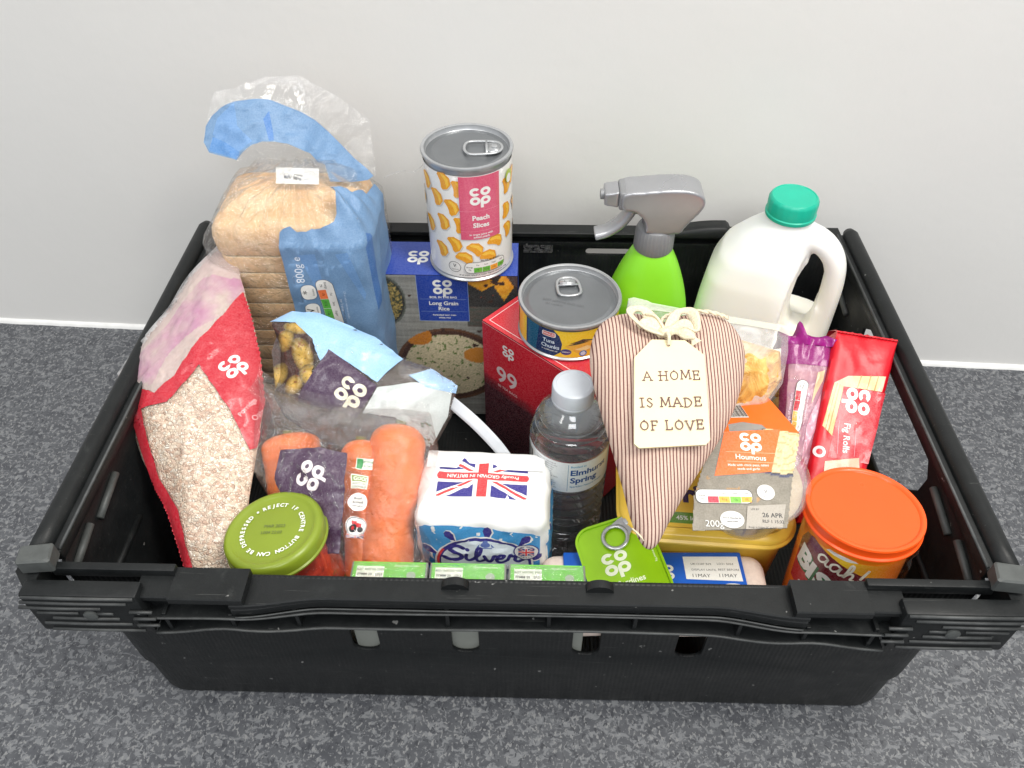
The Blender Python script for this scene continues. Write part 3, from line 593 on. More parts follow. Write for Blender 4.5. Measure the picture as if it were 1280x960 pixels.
# ================================================================== the crate
CY, ZT = .188, .180
def make_crate():
    t = thing('crate', 'large black plastic stacking crate holding all the groceries, with ribbed front rim', 'crate', (0, 0, 0))
    # body shell: outer rings up, inner rings down, one closed solid
    lev = [(0, -.007, .030), (.004, -.003, .028), (.045, -.002, .026), (.052, 0, .024), (.115, .001, .022), (.122, .003, .02), (ZT, .0045, .018)]
    V = []; F = []; rings = []
    def ring(dx, r, z, th):
        o = rrect(-.293-dx+th, .293+dx-th, CY-.184-min(dx*.5, .003)+th, CY+.184+min(dx, .003)-th, max(.004, r-th), 6); b = len(V)
        V.extend((x, y, z) for x, y in o); rings.append((b, len(o)))
    for z, dx, r in lev: ring(dx, r, z, 0)
    for z, dx, r in lev[::-1]: ring(dx, r, max(z, .006), .0032)
    for (a, n), (b, _) in zip(rings, rings[1:]):
        for k in range(n): F.append((a+k, a+(k+1) % n, b+(k+1) % n, b+k))
    a, n = rings[0]; F.append(tuple(range(a+n-1, a-1, -1))); a, n = rings[-1]; F.append(tuple(range(a, a+n)))
    body = fromdata('body', V, F, 'crate_ribbed', t, smooth=False)
    bm = bmesh.new(); Mf = Matrix(((1, 0, 0, 0), (0, 0, 1, 0), (0, 1, 0, 0), (0, 0, 0, 1)))      # x,y,z -> x,z,y
    for cx in (-.108, -.037, .048, .121): prism_bm(bm, [rrect(cx-.0095, cx+.0095, .082, .135, .0085)], -.03, .03, Mf)
    for cx in (-.08, .08): prism_bm(bm, [rrect(cx-.022, cx+.022, .166, .1725, .003)], .33, .42, Mf)
    Ms = Matrix(((0, 0, 1, 0), (1, 0, 0, 0), (0, 1, 0, 0), (0, 0, 0, 1)))                       # -> z,x,y
    for s in (-1, 1):
        z0, z1 = (.27, .33) if s > 0 else (-.33, -.27)
        hole = [(.105, .150), (.103, .166), (.112, .176), (.255, .176), (.266, .168), (.264, .152), (.235, .118), (.218, .110), (.150, .110), (.135, .114)]
        if s < 0: hole = [(.185, .150), (.185, .168), (.192, .176), (.255, .176), (.266, .168), (.264, .152), (.235, .118), (.205, .112)]
        prism_bm(bm, [hole], z0, z1, Ms)
    bmesh.ops.recalc_face_normals(bm, faces=bm.faces)
    me = bpy.data.meshes.new('cut'); bm.to_mesh(me); bm.free(); cut = bpy.data.objects.new('cut', me); COL.objects.link(cut)
    bake(body, [('BOOLEAN', dict(object=cut, operation='DIFFERENCE', solver='EXACT')), ('BEVEL', dict(width=.0012, segments=2, limit_method='ANGLE', angle_limit=.7))])
    body.data.polygons.foreach_set('use_smooth', [True]*len(body.data.polygons)); body.data.set_sharp_from_angle(angle=.6)
    bpy.data.objects.remove(cut)
    # grooves and raised bars on the inner side walls
    for s in (-1, 1):
        for y0, z0, y1, z1 in ((.055, .166, .090, .172), (.012, .166, .045, .173), (.30, .155, .335, .16), (.02, .12, .09, .12)):
            x = s*.2935; tube('side_bar', [Vector((x-s*.0012, y0, z0)), Vector((x-s*.0012, (y0+y1)/2, (z0+z1)/2)), Vector((x-s*.0012, y1, z1))], (.0028, .0028), 'crate_grey' if z0 > .15 else 'crate_plastic', t, 8)
    # front rim: ribbed skirt standing proud of the front wall
    def prof(x, z_mid, rise):
        a = abs(x); k = math.exp(-((a-.185)/.028)**2); return z_mid + rise*k
    def rail(name, x0, x1, zf, y0, y1, th, mat='crate_plastic', n=60, bev=.0008):
        bm = bmesh.new(); rows = []
        for i in range(n+1):
            x = x0+(x1-x0)*i/n; z = zf(x); yy0 = y0(x) if callable(y0) else y0
            sec = [(yy0+bev, z+th/2), (yy0, z+th/2-bev), (yy0, z-th/2+bev), (yy0+bev, z-th/2), (y1, z-th/2), (y1, z+th/2)]
            rows.append([bm.verts.new((x, a, b)) for a, b in sec])
        for r0, r1 in zip(rows, rows[1:]):
            for k in range(6): bm.faces.new((r0[k], r0[(k+1) % 6], r1[(k+1) % 6], r1[k]))
        bm.faces.new(rows[0]); bm.faces.new(rows[-1][::-1])
        return frombm(name, bm, mat, t, True, .6)
    yo = lambda x: -.0118 - .0075*(lambda k: k*k*(3-2*k))(max(0, min(1, (abs(x)-.120)/.058)))
    rail('front_rim_top', -.178, .178, lambda x: prof(x, .1775, .002), yo, .0022, .0042)
    rail('rim_face', -.178, .178, lambda x: .1725, lambda x: yo(x)+.0004, -.0085, .0070)
    for s in (-1, 1):      # raised hump near each end of the rim
        a, b = sorted((s*.168, s*.214))
        rail('rim_hump', a, b, lambda x: .1860, -.0195, .003, .006, n=8)
        a, b = sorted((s*.214, s*.236)); rail('rim_step', a, b, lambda x: .184, -.017, .003, .005, n=6)
    wob = lambda x: .0012*math.sin(x*21+.6)
    rail('rim_rib', -.232, .232, lambda x: prof(x, .1655, .002)+wob(x), lambda x: yo(x)-.001, .001, .0024)
    rail('rim_rib', -.232, .232, lambda x: prof(x, .1460, .0085)+wob(x)*1.2, lambda x: yo(x)-.001, .001, .0026)
    for zf, r_ in ((lambda x: prof(x, .1655, .002)+wob(x), .0009), (lambda x: prof(x, .1460, .0085)+wob(x)*1.2, .0010), (lambda x: .1692, .0006)):
        xe = .232 if r_ > .0007 else .176; tube('rim_edge_highlight', [Vector((x, yo(x)-.0012, zf(x)+.0006)) for x in [-xe+2*xe*i/70 for i in range(71)]], r_, 'crate_edge', t, 6)  # thin pale beads paint a highlight along the front of each rib
    # back plate behind ribs
    rail('rim_plate', -.236, .236, lambda x: .1620, lambda x: min(-.0025, yo(x)+.0078), -.0012, .032, n=60)
    for x in (-.222, -.180, -.141, -.045, .020, .075, .141, .180, .222):
        bm = bmesh.new(); bmbox(bm, x-.0013, x+.0013, yo(x)+.0004, -.002, .1462+.007*math.exp(-((abs(x)-.185)/.028)**2), .170, .0004); frombm('rim_web', bm, 'crate_plastic', t)
    for s in (-1, 1):
        # ribbed end block with an open slot behind its lip
        a, b = sorted((s*.232, s*.305)); 
        box('rim_block', a, b, -.0205, -.0085, .1485, .1915, .002, 'crate_plastic', t)
        for i, (z, xa, xb) in enumerate(((.1895, .234, .303), (.1838, .240, .306), (.1776, .258, .309), (.1716, .252, .300), (.1656, .250, .292), (.1592, .244, .300), (.1515, .238, .298))):
            a, b = sorted((s*xa, s*xb))
            if i == 3:
                for p, q in ((.252, .262), (.274, .300)):
                    a, b = sorted((s*p, s*q)); tube('block_rib', [Vector((a, -.0205, z)), Vector((b, -.0205, z))], .0011, 'crate_edge', t, 8)
            else: tube('block_rib', [Vector((a, -.0205, z)), Vector(((a+b)/2, -.0209, z)), Vector((b, -.0205, z))], .0012, 'crate_edge', t, 8)
        lathe('rim_stud', [(.0045, 0), (.0045, .0016), (.003, .0024)], 'crate_grey', t, 16, Matrix.Translation((s*.2665, -.0203, .1702)) @ Matrix.Rotation(PI/2, 4, 'X'))
        for z in (.168, .176, .160):
            a, b = sorted((s*.226, s*.240)); tube('block_rib', [Vector((a, -.0215, z)), Vector((b, -.0215, z))], .0012, 'crate_edge', t, 6)
        a, b = sorted((s*.214, s*.292)); box('slot_lip', a, b, -.002, .0035, .184, .1925, .0008, 'crate_plastic', t)
        # corner arms: chamfered pointed end that wraps onto the side rail
        bm = bmesh.new(); prism_bm(bm, [[(s*.300, -.0195), (s*.3155, -.002), (s*.3155, .012), (s*.300, .012)][::s]], .150, .188); frombm('corner_arm', bm, 'crate_plastic', t)
        bm = bmesh.new(); prism_bm(bm, [[(s*.288, -.003), (s*.309, -.005), (s*.311, .008), (s*.291, .011)][::s]], .190, .2025)
        bmesh.ops.bevel(bm, geom=bm.edges[:], offset=.0012, segments=1, affect='EDGES'); frombm('corner_cap', bm, 'crate_grey', t)
        # swung-out carrying arm along the side
        V, F = tube_data([Vector((s*.3035, y, .1925)) for y in (.004, .03, .1, .2, .3, .368, .375)], [(.0072, .0075)]*6+[(.005, .005)], 16)
        fromdata('bale_arm', V, F, 'crate_plastic', t)
        a, b = sorted((s*.2905, s*.3035)); box('side_rim', a, b, .01, .372, .183, .1925, .0015, 'crate_plastic', t)
        tube('side_rim_bead', [Vector((s*.2915, .012, .193)), Vector((s*.2915, .19, .1932)), Vector((s*.2915, .37, .193))], .0012, 'crate_edge', t, 6)
    for x in (-.0395, .0512):
        bm = bmesh.new(); prism_bm(bm, [ellipse(x, .1790, .0088, .0072, 16, 0, PI)], -.0035, .002, Matrix(((1, 0, 0, 0), (0, 0, 1, 0), (0, 1, 0, 0), (0, 0, 0, 1))))
        frombm('rim_lug', bm, 'crate_plastic', t)
    # back rim
    rail('back_rim', -.296, .296, lambda x: .1895, .369, .3835, .005, n=30)
    rail('back_rim_skirt', -.296, .296, lambda x: .1785, .379, .3835, .017, n=4)
    for s in (-1, 1):
        V = []; F = []; n = 20
        for i in range(n+1):
            u = i/n; x = s*(.128+.066*u); h = .0088*math.sin(min(1, u*1.25)*PI/2)*(1 if u < .9 else (1-(u-.9)/.1)**.5)
            for y, z in ((.366, .191), (.366, .1915+h), (.369, .1925+h), (.380, .1925+h), (.383, .191+h*.6), (.383, .191)): V.append((x, y, z))
        for i in range(n):
            for k in range(5): a = i*6+k; F.append((a, a+1, a+7, a+6))
        F += [tuple(range(6)), tuple(range(n*6, n*6+6))]
        fromdata('back_rim_hump', V, F, 'crate_plastic', t)
    p = Print(); rnd = random.Random(5)
    p.img(-14, -4, 14, 5, 40, 16, lambda x, y: [max(20, min(150, 62+60*fbm(x*.25, y*.5, 3)))]*3, lambda x, y: fbm(x*.3, y*.4, 8) > -.25)
    p.build('label_residue', lambda x, y, h: Vector((.012+x*.001, .3655-h*.001, .176+y*.001)), t, 'print_paper')
    return t
make_crate()
# ================================================================== tins and ring pulls
def ring_pull(parent, M, mat='tin_metal', L=.024, W=.0095):
    o = bpy.data.objects.new('ring_pull', None)
    pts = catmull([(-L*.5, -W*.9, 0), (-L*.62, 0, 0), (-L*.5, W*.9, 0), (-L*.1, W, 0), (L*.3, W*.85, 0), (L*.48, W*.35, 0), (L*.48, -W*.35, 0), (L*.3, -W*.85, 0), (-L*.1, -W, 0)], 5, True)
    V, F = tube_data(pts, [(.0013, .0009)]*len(pts), 8, True)
    bar = [Vector((L*.04, -W*.9, 0)), Vector((L*.04, 0, .0002)), Vector((L*.04, W*.9, 0))]; tube_data(bar, .0012, 8, False, V, F)
    b = len(V); pl = rrect(L*.06, L*.45, -W*.72, W*.72, W*.3, 4); V += [Vector((x, y, .0003)) for x, y in pl]+[Vector((x, y, -.0005)) for x, y in pl]; n = len(pl)
    F.append(tuple(b+k for k in range(n))); F += [(b+k, b+n+k, b+n+(k+1) % n, b+(k+1) % n) for k in range(n)]
    V = [M @ v for v in V]; r = fromdata('ring_pull', V, F, mat, parent)
    lathe('rivet', [(.0026, 0), (.0026, .0009), (.0014, .0014)], mat, r, 16, M @ Matrix.Translation((L*.27, 0, .0003)))
    return r
def tin_can(t, R, H, zl=.0022):
    lathe('can_body', [(R*.93, 0), (R, .0006), (R+.0012, .0012), (R+.0012, .0022), (R-.0004, .0034), (R-.0006, H-.0045), (R-.0004, H-.0032), (R+.0013, H-.0026), (R+.0016, H-.0012), (R+.0010, H), (R-.0002, H+.0002), (R-.0014, H-.0004), (R-.002, H-.0042), (R-.0024, H-.0046), (R-.0024, H-.0047)], 'tin_metal', t, 72)
    lathe('can_lid', [(R-.0023, H-.0052), (R-.0026, H-.0045), (R-.006, H-.0044), (R-.0068, H-.0038), (R-.0085, H-.0038), (R-.0095, H-.0042), (R*.45, H-.0041), (.001, H-.0040)], 'tin_lid', t, 72)
def make_peach_can():
    R, H = .0365, .1115
    t = thing('food_can', 'tall can with white label of yellow peach slices, on top of blue rice box', 'can', (-.0485, .3300, .1915))
    tin_can(t, R, H); ring_pull(t, Matrix.Translation((.0150, -.001, H-.0015)) @ Matrix.Rotation(math.radians(4), 4, 'Z'), L=.0275, W=.0105)
    S = S_cyl(R, math.radians(8)); p = Print()
    c = 2*PI*R*1000; p.poly([(-c/2+.1, 5), (c/2-.1, 5), (c/2-.1, 104), (-c/2+.1, 104)], (238, 236, 232))
    rnd = random.Random(11)
    def slice_(x, y, rot, sz, mir=1):
        pts = [(-8, 0), (-6.4, 5.6), (-1, 8.8), (5, 7.4), (8, 2), (7.4, -2.6), (5, -3.2), (2.4, -2), (-1, -1.4), (-4.6, -1.6), (-6.6, -2)]
        f = p.tf(x, y, rot); g = p.tf(x+.9, y-1.1, rot)
        p.poly([g(a*sz*mir, b*sz) for a, b in pts], (206, 204, 198)); p.poly([f(a*sz*mir, b*sz) for a, b in pts], (234, 160, 32))
        pts2 = [(-6.8, 2.4), (-4, 5.4), (0, 6.8), (4.6, 5.4), (7, 2), (4.6, 2.6), (0, 3.6), (-4, 2.2)]; p.poly([f(a*sz*mir, b*sz) for a, b in pts2], (248, 196, 62))
    for x, y, r in ((-25, 97, -1.15), (-13, 92, -1.3), (-19, 74, -1.05), (-28, 58, -1.2), (-12.5, 58, -1.3), (-18, 38, -1.0), (0, 33, -.65), (19, 37, -.35), (31, 63, -1.5), (33, 43, -1.2), (32, 86, -1.3), (-33, 80, -1.1), (-31, 30, -1.1), (-9, 24, -.4), (12, 24, -.3), (-46, 90, -1), (-44, 50, -1), (46, 90, 1), (48, 60, -1), (-58, 70, -1), (-62, 40, 1), (60, 30, 1), (75, 70, 1), (90, 40, 1), (-78, 70, 1), (-90, 40, 1), (100, 80, -1)): slice_(x, y, r, .98)
    pk = (214, 84, 116); x0, x1, y0, y1 = -10, 24, 45, 104
    p.poly([(x0, y0), (x1, y0), (x1, y1), (x0, y1)], pk); p.logo(7, 86, 17, WHITE)
    p.text('Peach', 7, 66, 6.2, WHITE, .03); p.text('Slices', 7, 59, 6.2, WHITE, .03)
    for y in (72.5, 53): p.rect(x0, y, x1, y+.3, (232, 140, 160))
    p.text('in grape juice with', 7, 50, 2.7, WHITE, .02); p.text('added peach', 7, 47.4, 2.7, WHITE, .02)
    p.ring(-17, 16, 5.5, 5.5, .4, BLACK); p.text('V', -17, 17.5, 5, BLACK, 0); p.text('Vegetarian', -17, 13.6, 1.6, BLACK, 0)
    G_, O_ = (96, 178, 52), (240, 160, 40); p.nutri(10, 16, 36, 10.5, [G_, G_, O_, G_]); p.text('of an adult reference intake. Typical values per 100g', 9, 8.6, 2.1, BLACK, .01)
    p.text('Per 1/2 can drained', 14, 23, 2.2, BLACK, .01); p.ell(36, 94, 4.5, 6, (170, 190, 60)); p.ell(36, 92, 3, 4, WHITE)
    p.build('label', S, t, 'print_gloss', 3.2, .15)
make_peach_can()
def make_tuna_can():
    R, H = .0415, .0365
    t = thing('food_can', 'short wide can with yellow and navy tuna label, on top of the red tea box', 'can', (.0378, .2550, .1735))
    tin_can(t, R, H); ring_pull(t, Matrix.Translation((-.001, .014, H-.0016)) @ Matrix.Rotation(math.radians(97), 4, 'Z') , L=.022)
    S = S_cyl(R, 0); p = Print(); c = 2*PI*R*1000
    p.poly([(-c/2+.1, 3.8), (c/2-.1, 3.8), (c/2-.1, 31.5), (-c/2+.1, 31.5)], (244, 204, 38))
    nv = (16, 44, 92); p.poly([(-42, 3.9), (-13, 3.9), (-7.5, 9), (-6.5, 18), (-9, 26), (-14, 31.4), (-42, 31.4)], nv); p.poly([(-40, 4), (-30, 4), (-27, 31.4), (-40, 31.4)], (18, 90, 124))
    p.rect(-24, 23.5, -12, 28.5, WHITE, 1.6); p.rect(-23.4, 24.1, -12.6, 27.9, (206, 30, 44), 1.2); p.text('PRINCES', -18, 26, 2.8, WHITE, .02)
    p.text('Tuna', -18, 19, 5.2, (214, 228, 240), .02); p.text('Chunks', -16.5, 13.6, 5.2, (214, 228, 240), .02); p.text('in sunflower oil', -17, 9.4, 2.2, WHITE, .01)
    p.poly([(-4, 16), (6, 22), (18, 21), (26, 15), (18, 10), (6, 9)], (232, 178, 60)); p.poly([(-2, 17), (8, 21.5), (16, 20), (6, 18)], (48, 70, 40)); p.poly([(4, 13), (14, 16), (20, 13), (12, 10.5)], (240, 220, 150)); p.poly([(-1, 19), (10, 23.5), (24, 20), (12, 21)], (60, 56, 40))
    p.ell(-3, 10, 4.4, 3.2, (60, 60, 120)); p.text('OMEGA 3', -3, 10, 1.6, WHITE, .02); p.ell(11, 8, 3.2, 3.2, (52, 116, 180)); p.ell(11, 8, 2.2, 2.2, (200, 220, 236))
    p.rect(23, 6, 40, 28, (150, 140, 90)); rnd = random.Random(4)
    for i in range(7): p.rect(24, 8+i*2.8, 24+rnd.uniform(9, 15), 9+i*2.8, (90, 86, 60))
    p.rect(-c/2+2, 8, -60, 24, nv)
    p.build('label', S, t, 'print_gloss', 3.2, .15)
    q = Print(); q.text('BEST BEFORE END 2022', 0, 0, 3.4, (96, 98, 100), .0, -.28, 'L'); q.text('A3 14:05 K', 2, -5, 3.2, (96, 98, 100), .0, -.28, 'L')
    q.build('stamped_date', S_flat(H-.0042+.00035) if False else (lambda x, y, h: Vector(((x-22)*.001, (y-1)*.001, H-.0038+h*.001))), t, 'print_tin')
make_tuna_can()
# ================================================================== boxes of rice and tea
def make_rice_box():
    W, Dp, H = .136, .050, .180
    t = thing('rice_box', 'blue cardboard box of long grain rice with food photos, under the tall can', 'box', (-.0745, .3285, .0108))
    box('carton', -W/2, W/2, -Dp/2, Dp/2, 0, H, .0008, 'print_card_blue' if False else 'dark_card', t)
    bl = (24, 62, 158); w2 = W*500
    p = Print(); 
    p.poly([(-w2, -Dp*500), (w2, -Dp*500), (w2, Dp*500), (-w2, Dp*500)], bl); p.logo(-23, 2, 19, WHITE)
    p.build('top_panel', S_top(H), t, lift=.3)
    p = Print(); h = 180
    def photo(x, y):
        g = 146+24*fbm(x*.02, y*.4, 1)+10*fbm(x*.5, y*.05, 3); c = [g*.98, g*.97, g*.92]
        d = math.hypot((x+58)/24, (y-150)/31)          # bowl of risotto at the left
        if d < 1: c = [92, 96, 84] if d > .93 else [44, 42, 36]
        if d < .86:
            k = fbm(x*.45, y*.45, 6); c = [150+70*k, 128+60*k, 66+40*k] if k > -.1 else [64, 66, 34]
            if fbm(x*.3, y*.3, 12) > .35: c = [52, 56, 34]
        if x > 21 and y > 145:                           # wedges at the right
            k = fbm(x*.25, y*.25, 2); c = [46, 44, 42]
            for ax, ay, s1, s2 in ((36, 172, 14, 9), (56, 168, 9, 16)):
                if abs(x-ax)/s1+abs(y-ay)/s2 < 1: c = [232+18*k, 160+30*k, 34+16*k]
            if fbm(x*.6, y*.6, 9) > .75: c = [150, 60, 20]
        elif x > 21 and y > 120: c = [84+20*fbm(x*.1, y*.4, 5), 80, 72]
        e = math.hypot((x-2)/52, (y-70)/48)
        if e < 1:
            c = [96, 60, 36] if e > .93 else [70, 40, 26]
            k = fbm(x*.7, y*.7, 20)
            if e < .84: c = [206+40*k, 192+36*k, 156+36*k]
            if e < .84 and fbm(x*.25, y*.25, 22) > .42: c = [92, 120, 50]
            if math.hypot((x+26)/13, (y-107)/11) < 1: c = [196+24*k, 120+24*k, 34]
            if math.hypot((x-30)/14, (y-84)/10) < 1: c = [206, 132, 44]
        if fbm(x*.09, y*.09, 40) > .62: c = [60, 34, 24]
        return tuple(max(8, min(250, v)) for v in c)
    p.img(-w2, 0, w2, h, 136, 150, photo)
    x0, x1, y0, y1 = -23, 23.5, 127, 180; p.rect(x0, y0, x1, y1, (150, 176, 220)); p.rect(x0+.35, y0+.35, x1-.35, y1, bl)
    p.logo(.5, 167, 17.5, WHITE); p.text('BOIL IN THE BAG', .5, 155.4, 3.2, WHITE, .03)
    for y in (153, 138.5): p.rect(x0+2, y, x1-2, y+.25, (150, 176, 220))
    p.text('Long Grain', .5, 148.5, 6, WHITE, .025); p.text('Rice', .5, 142.2, 6, WHITE, .025); p.text('Parboiled long grain', .5, 134.6, 2.7, WHITE, .02); p.text('white rice', .5, 131.4, 2.7, WHITE, .02)
    p.build('front_panel', S_front(-Dp/2), t, lift=.3)
    p = Print(); p.poly([(-25, 0), (25, 0), (25, 180), (-25, 180)], bl); p.build('side_panel', lambda x, y, h: Vector((W/2+h*.001, x*.001, y*.001)), t, lift=.3)
make_rice_box()
def make_tea_box():
    a = -math.atan2(.057, .064); L, Dp, H = .128, .078, .163; c, s = math.cos(a), math.sin(a)
    ax, ay = -.0362, .2642; mx, my = ax+c*L/2-s*Dp/2, ay+s*L/2+c*Dp/2
    t = thing('tea_box', 'glossy red cardboard box of 99 tea, under the short wide can', 'box', (mx, my, .0096), a)
    red = (206, 24, 44); box('carton', -L/2, L/2, -Dp/2, Dp/2, 0, H, .001, 'dark_card', t); l2 = L*500; h = 163
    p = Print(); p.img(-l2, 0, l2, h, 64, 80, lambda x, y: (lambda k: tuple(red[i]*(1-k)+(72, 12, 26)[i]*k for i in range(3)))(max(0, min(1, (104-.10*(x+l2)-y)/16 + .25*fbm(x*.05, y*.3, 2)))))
    for q in ([(-l2, h-.6), (l2, h-.6), (l2, h-1.1), (-l2, h-1.1)],): p.poly(q, (240, 190, 190))
    p.logo(-l2+31, 144, 13.5, WHITE, 0); p.text('99', -l2+29, 112, 26, (226, 206, 206), .015, 0); p.text('80 TEA BAGS', -l2+30, 97, 4.2, (226, 190, 190), .01)
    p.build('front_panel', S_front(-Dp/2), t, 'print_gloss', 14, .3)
    p = Print(); d2 = Dp*500; p.poly([(-l2, -d2), (l2, -d2), (l2, d2), (-l2, d2)], (212, 34, 52)); p.poly([(-l2+4.2, -d2+4.2), (l2-4.2, -d2+4.2), (l2-4.2, d2-4.2), (-l2+4.2, d2-4.2)], (246, 220, 220), [[(-l2+4.8, -d2+4.8), (l2-4.8, -d2+4.8), (l2-4.8, d2-4.8), (-l2+4.8, d2-4.8)]])
    p.text('99', 42, 14, 18, WHITE, .02)
    p.build('top_panel', S_top(H), t, 'print_gloss', lift=.3)
    p = Print(); p.poly([(-d2, 0), (d2, 0), (d2, h), (-d2, h)], red); p.build('end_panel', lambda x, y, hh: Vector((L/2+hh*.001, x*.001, y*.001)), t, 'print_gloss', lift=.3)
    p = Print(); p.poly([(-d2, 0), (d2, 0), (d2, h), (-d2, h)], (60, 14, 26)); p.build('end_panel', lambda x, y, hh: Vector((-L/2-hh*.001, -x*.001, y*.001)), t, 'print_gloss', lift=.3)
make_tea_box()
# ================================================================== bottles
def make_milk():
    t = thing('milk_bottle', 'plastic milk bottle with side handle and teal screw cap', 'milk bottle', (.2160, .3000, .0145), -.36)
    def rings(spec):
        V = []; F = []; n = 48
        for z, cx, hx, hy, pw in spec:
            for k in range(n):
                a = 2*PI*k/n; ca, sa = math.cos(a), math.sin(a)
                V.append((cx+hx*math.copysign(abs(ca)**(2/pw), ca), hy*math.copysign(abs(sa)**(2/pw), sa), z))
        m = len(spec)
        for i in range(m-1):
            for k in range(n): F.append((i*n+k, i*n+(k+1) % n, (i+1)*n+(k+1) % n, (i+1)*n+k))
        F.append(tuple(range(n-1, -1, -1))); F.append(tuple(range((m-1)*n, m*n))); return V, F
    V, F = rings([(0, 0, .050, .044, 4), (.004, 0, .057, .049, 4.5), (.02, 0, .059, .051, 5), (.10, 0, .059, .051, 5), (.135, -.002, .058, .050, 4.5), (.165, -.008, .050, .047, 4), (.190, -.012, .043, .043, 3.4), (.208, -.011, .037, .038, 3), (.224, -.006, .029, .031, 2.5), (.237, -.001, .0215, .0225, 2.2), (.243, 0, .0185, .019, 2), (.256, 0, .0175, .0175, 2)])
    b = len(V)
    # rectangular back body shoulder that carries the handle
    hp = catmull([(.006, 0, .232), (.022, 0, .2305), (.036, 0, .223), (.0455, 0, .209), (.0492, 0, .188), (.0498, 0, .160), (.0495, 0, .130), (.046, 0, .10), (.03, 0, .085)], 6)
    tube_data([Vector(p) for p in hp], [(.0145, .0092)]*len(hp), 16, False, V, F)
    o = fromdata('jug', V, F, 'milk_jug', t)
    bm = bmesh.new(); Mf = Matrix(((1, 0, 0, 0), (0, 0, 1, 0), (0, 1, 0, 0), (0, 0, 0, 1)))
    prism_bm(bm, [[(.0245, .142), (.0205, .152), (.0190, .172), (.0200, .194), (.0235, .209), (.0290, .216), (.0350, .213), (.0395, .202), (.0408, .175), (.0400, .152), (.0365, .142)]], -.08, .08, Mf)
    bmesh.ops.recalc_face_normals(bm, faces=bm.faces); me = bpy.data.meshes.new('c'); bm.to_mesh(me); bm.free(); cut0 = bpy.data.objects.new('c', me); COL.objects.link(cut0); bm = bmesh.new()
    for s in (-1, 1):
        y0, y1 = (.0135, .09) if s > 0 else (-.09, -.0135)
        prism_bm(bm, [[(.0165, .134), (.080, .134), (.080, .236), (.034, .232), (.0205, .218), (.0155, .196), (.0145, .162)]], y0, y1, Mf)
    bmesh.ops.recalc_face_normals(bm, faces=bm.faces); me = bpy.data.meshes.new('c'); bm.to_mesh(me); bm.free(); cut = bpy.data.objects.new('c', me); COL.objects.link(cut); cut.parent = t; cut0.parent = t
    bake(o, [('REMESH', dict(mode='VOXEL', voxel_size=.0022, use_smooth_shade=True)), ('BOOLEAN', dict(object=cut, operation='DIFFERENCE', solver='EXACT')), ('BOOLEAN', dict(object=cut0, operation='DIFFERENCE', solver='EXACT')), ('REMESH', dict(mode='VOXEL', voxel_size=.0017, use_smooth_shade=True)), ('SMOOTH', dict(factor=.6, iterations=7))])
    bpy.data.objects.remove(cut); bpy.data.objects.remove(cut0); o.data.polygons.foreach_set('use_smooth', [True]*len(o.data.polygons))
    def knurl(p, a):
        k = 1+.018*(1 if (int(a*44/(2*PI)) % 2) else 0) if .250 < p.z < .2605 else 1; return Vector((p.x*k, p.y*k, p.z))
    lathe('cap', [(.0195, .2460), (.0202, .2466), (.0204, .2492), (.0196, .2500), (.0196, .2602), (.0190, .2622), (.0178, .2634), (.0172, .2634), (.0168, .2629), (.001, .2629)], 'teal_cap', t, 88, fn=knurl)
make_milk()
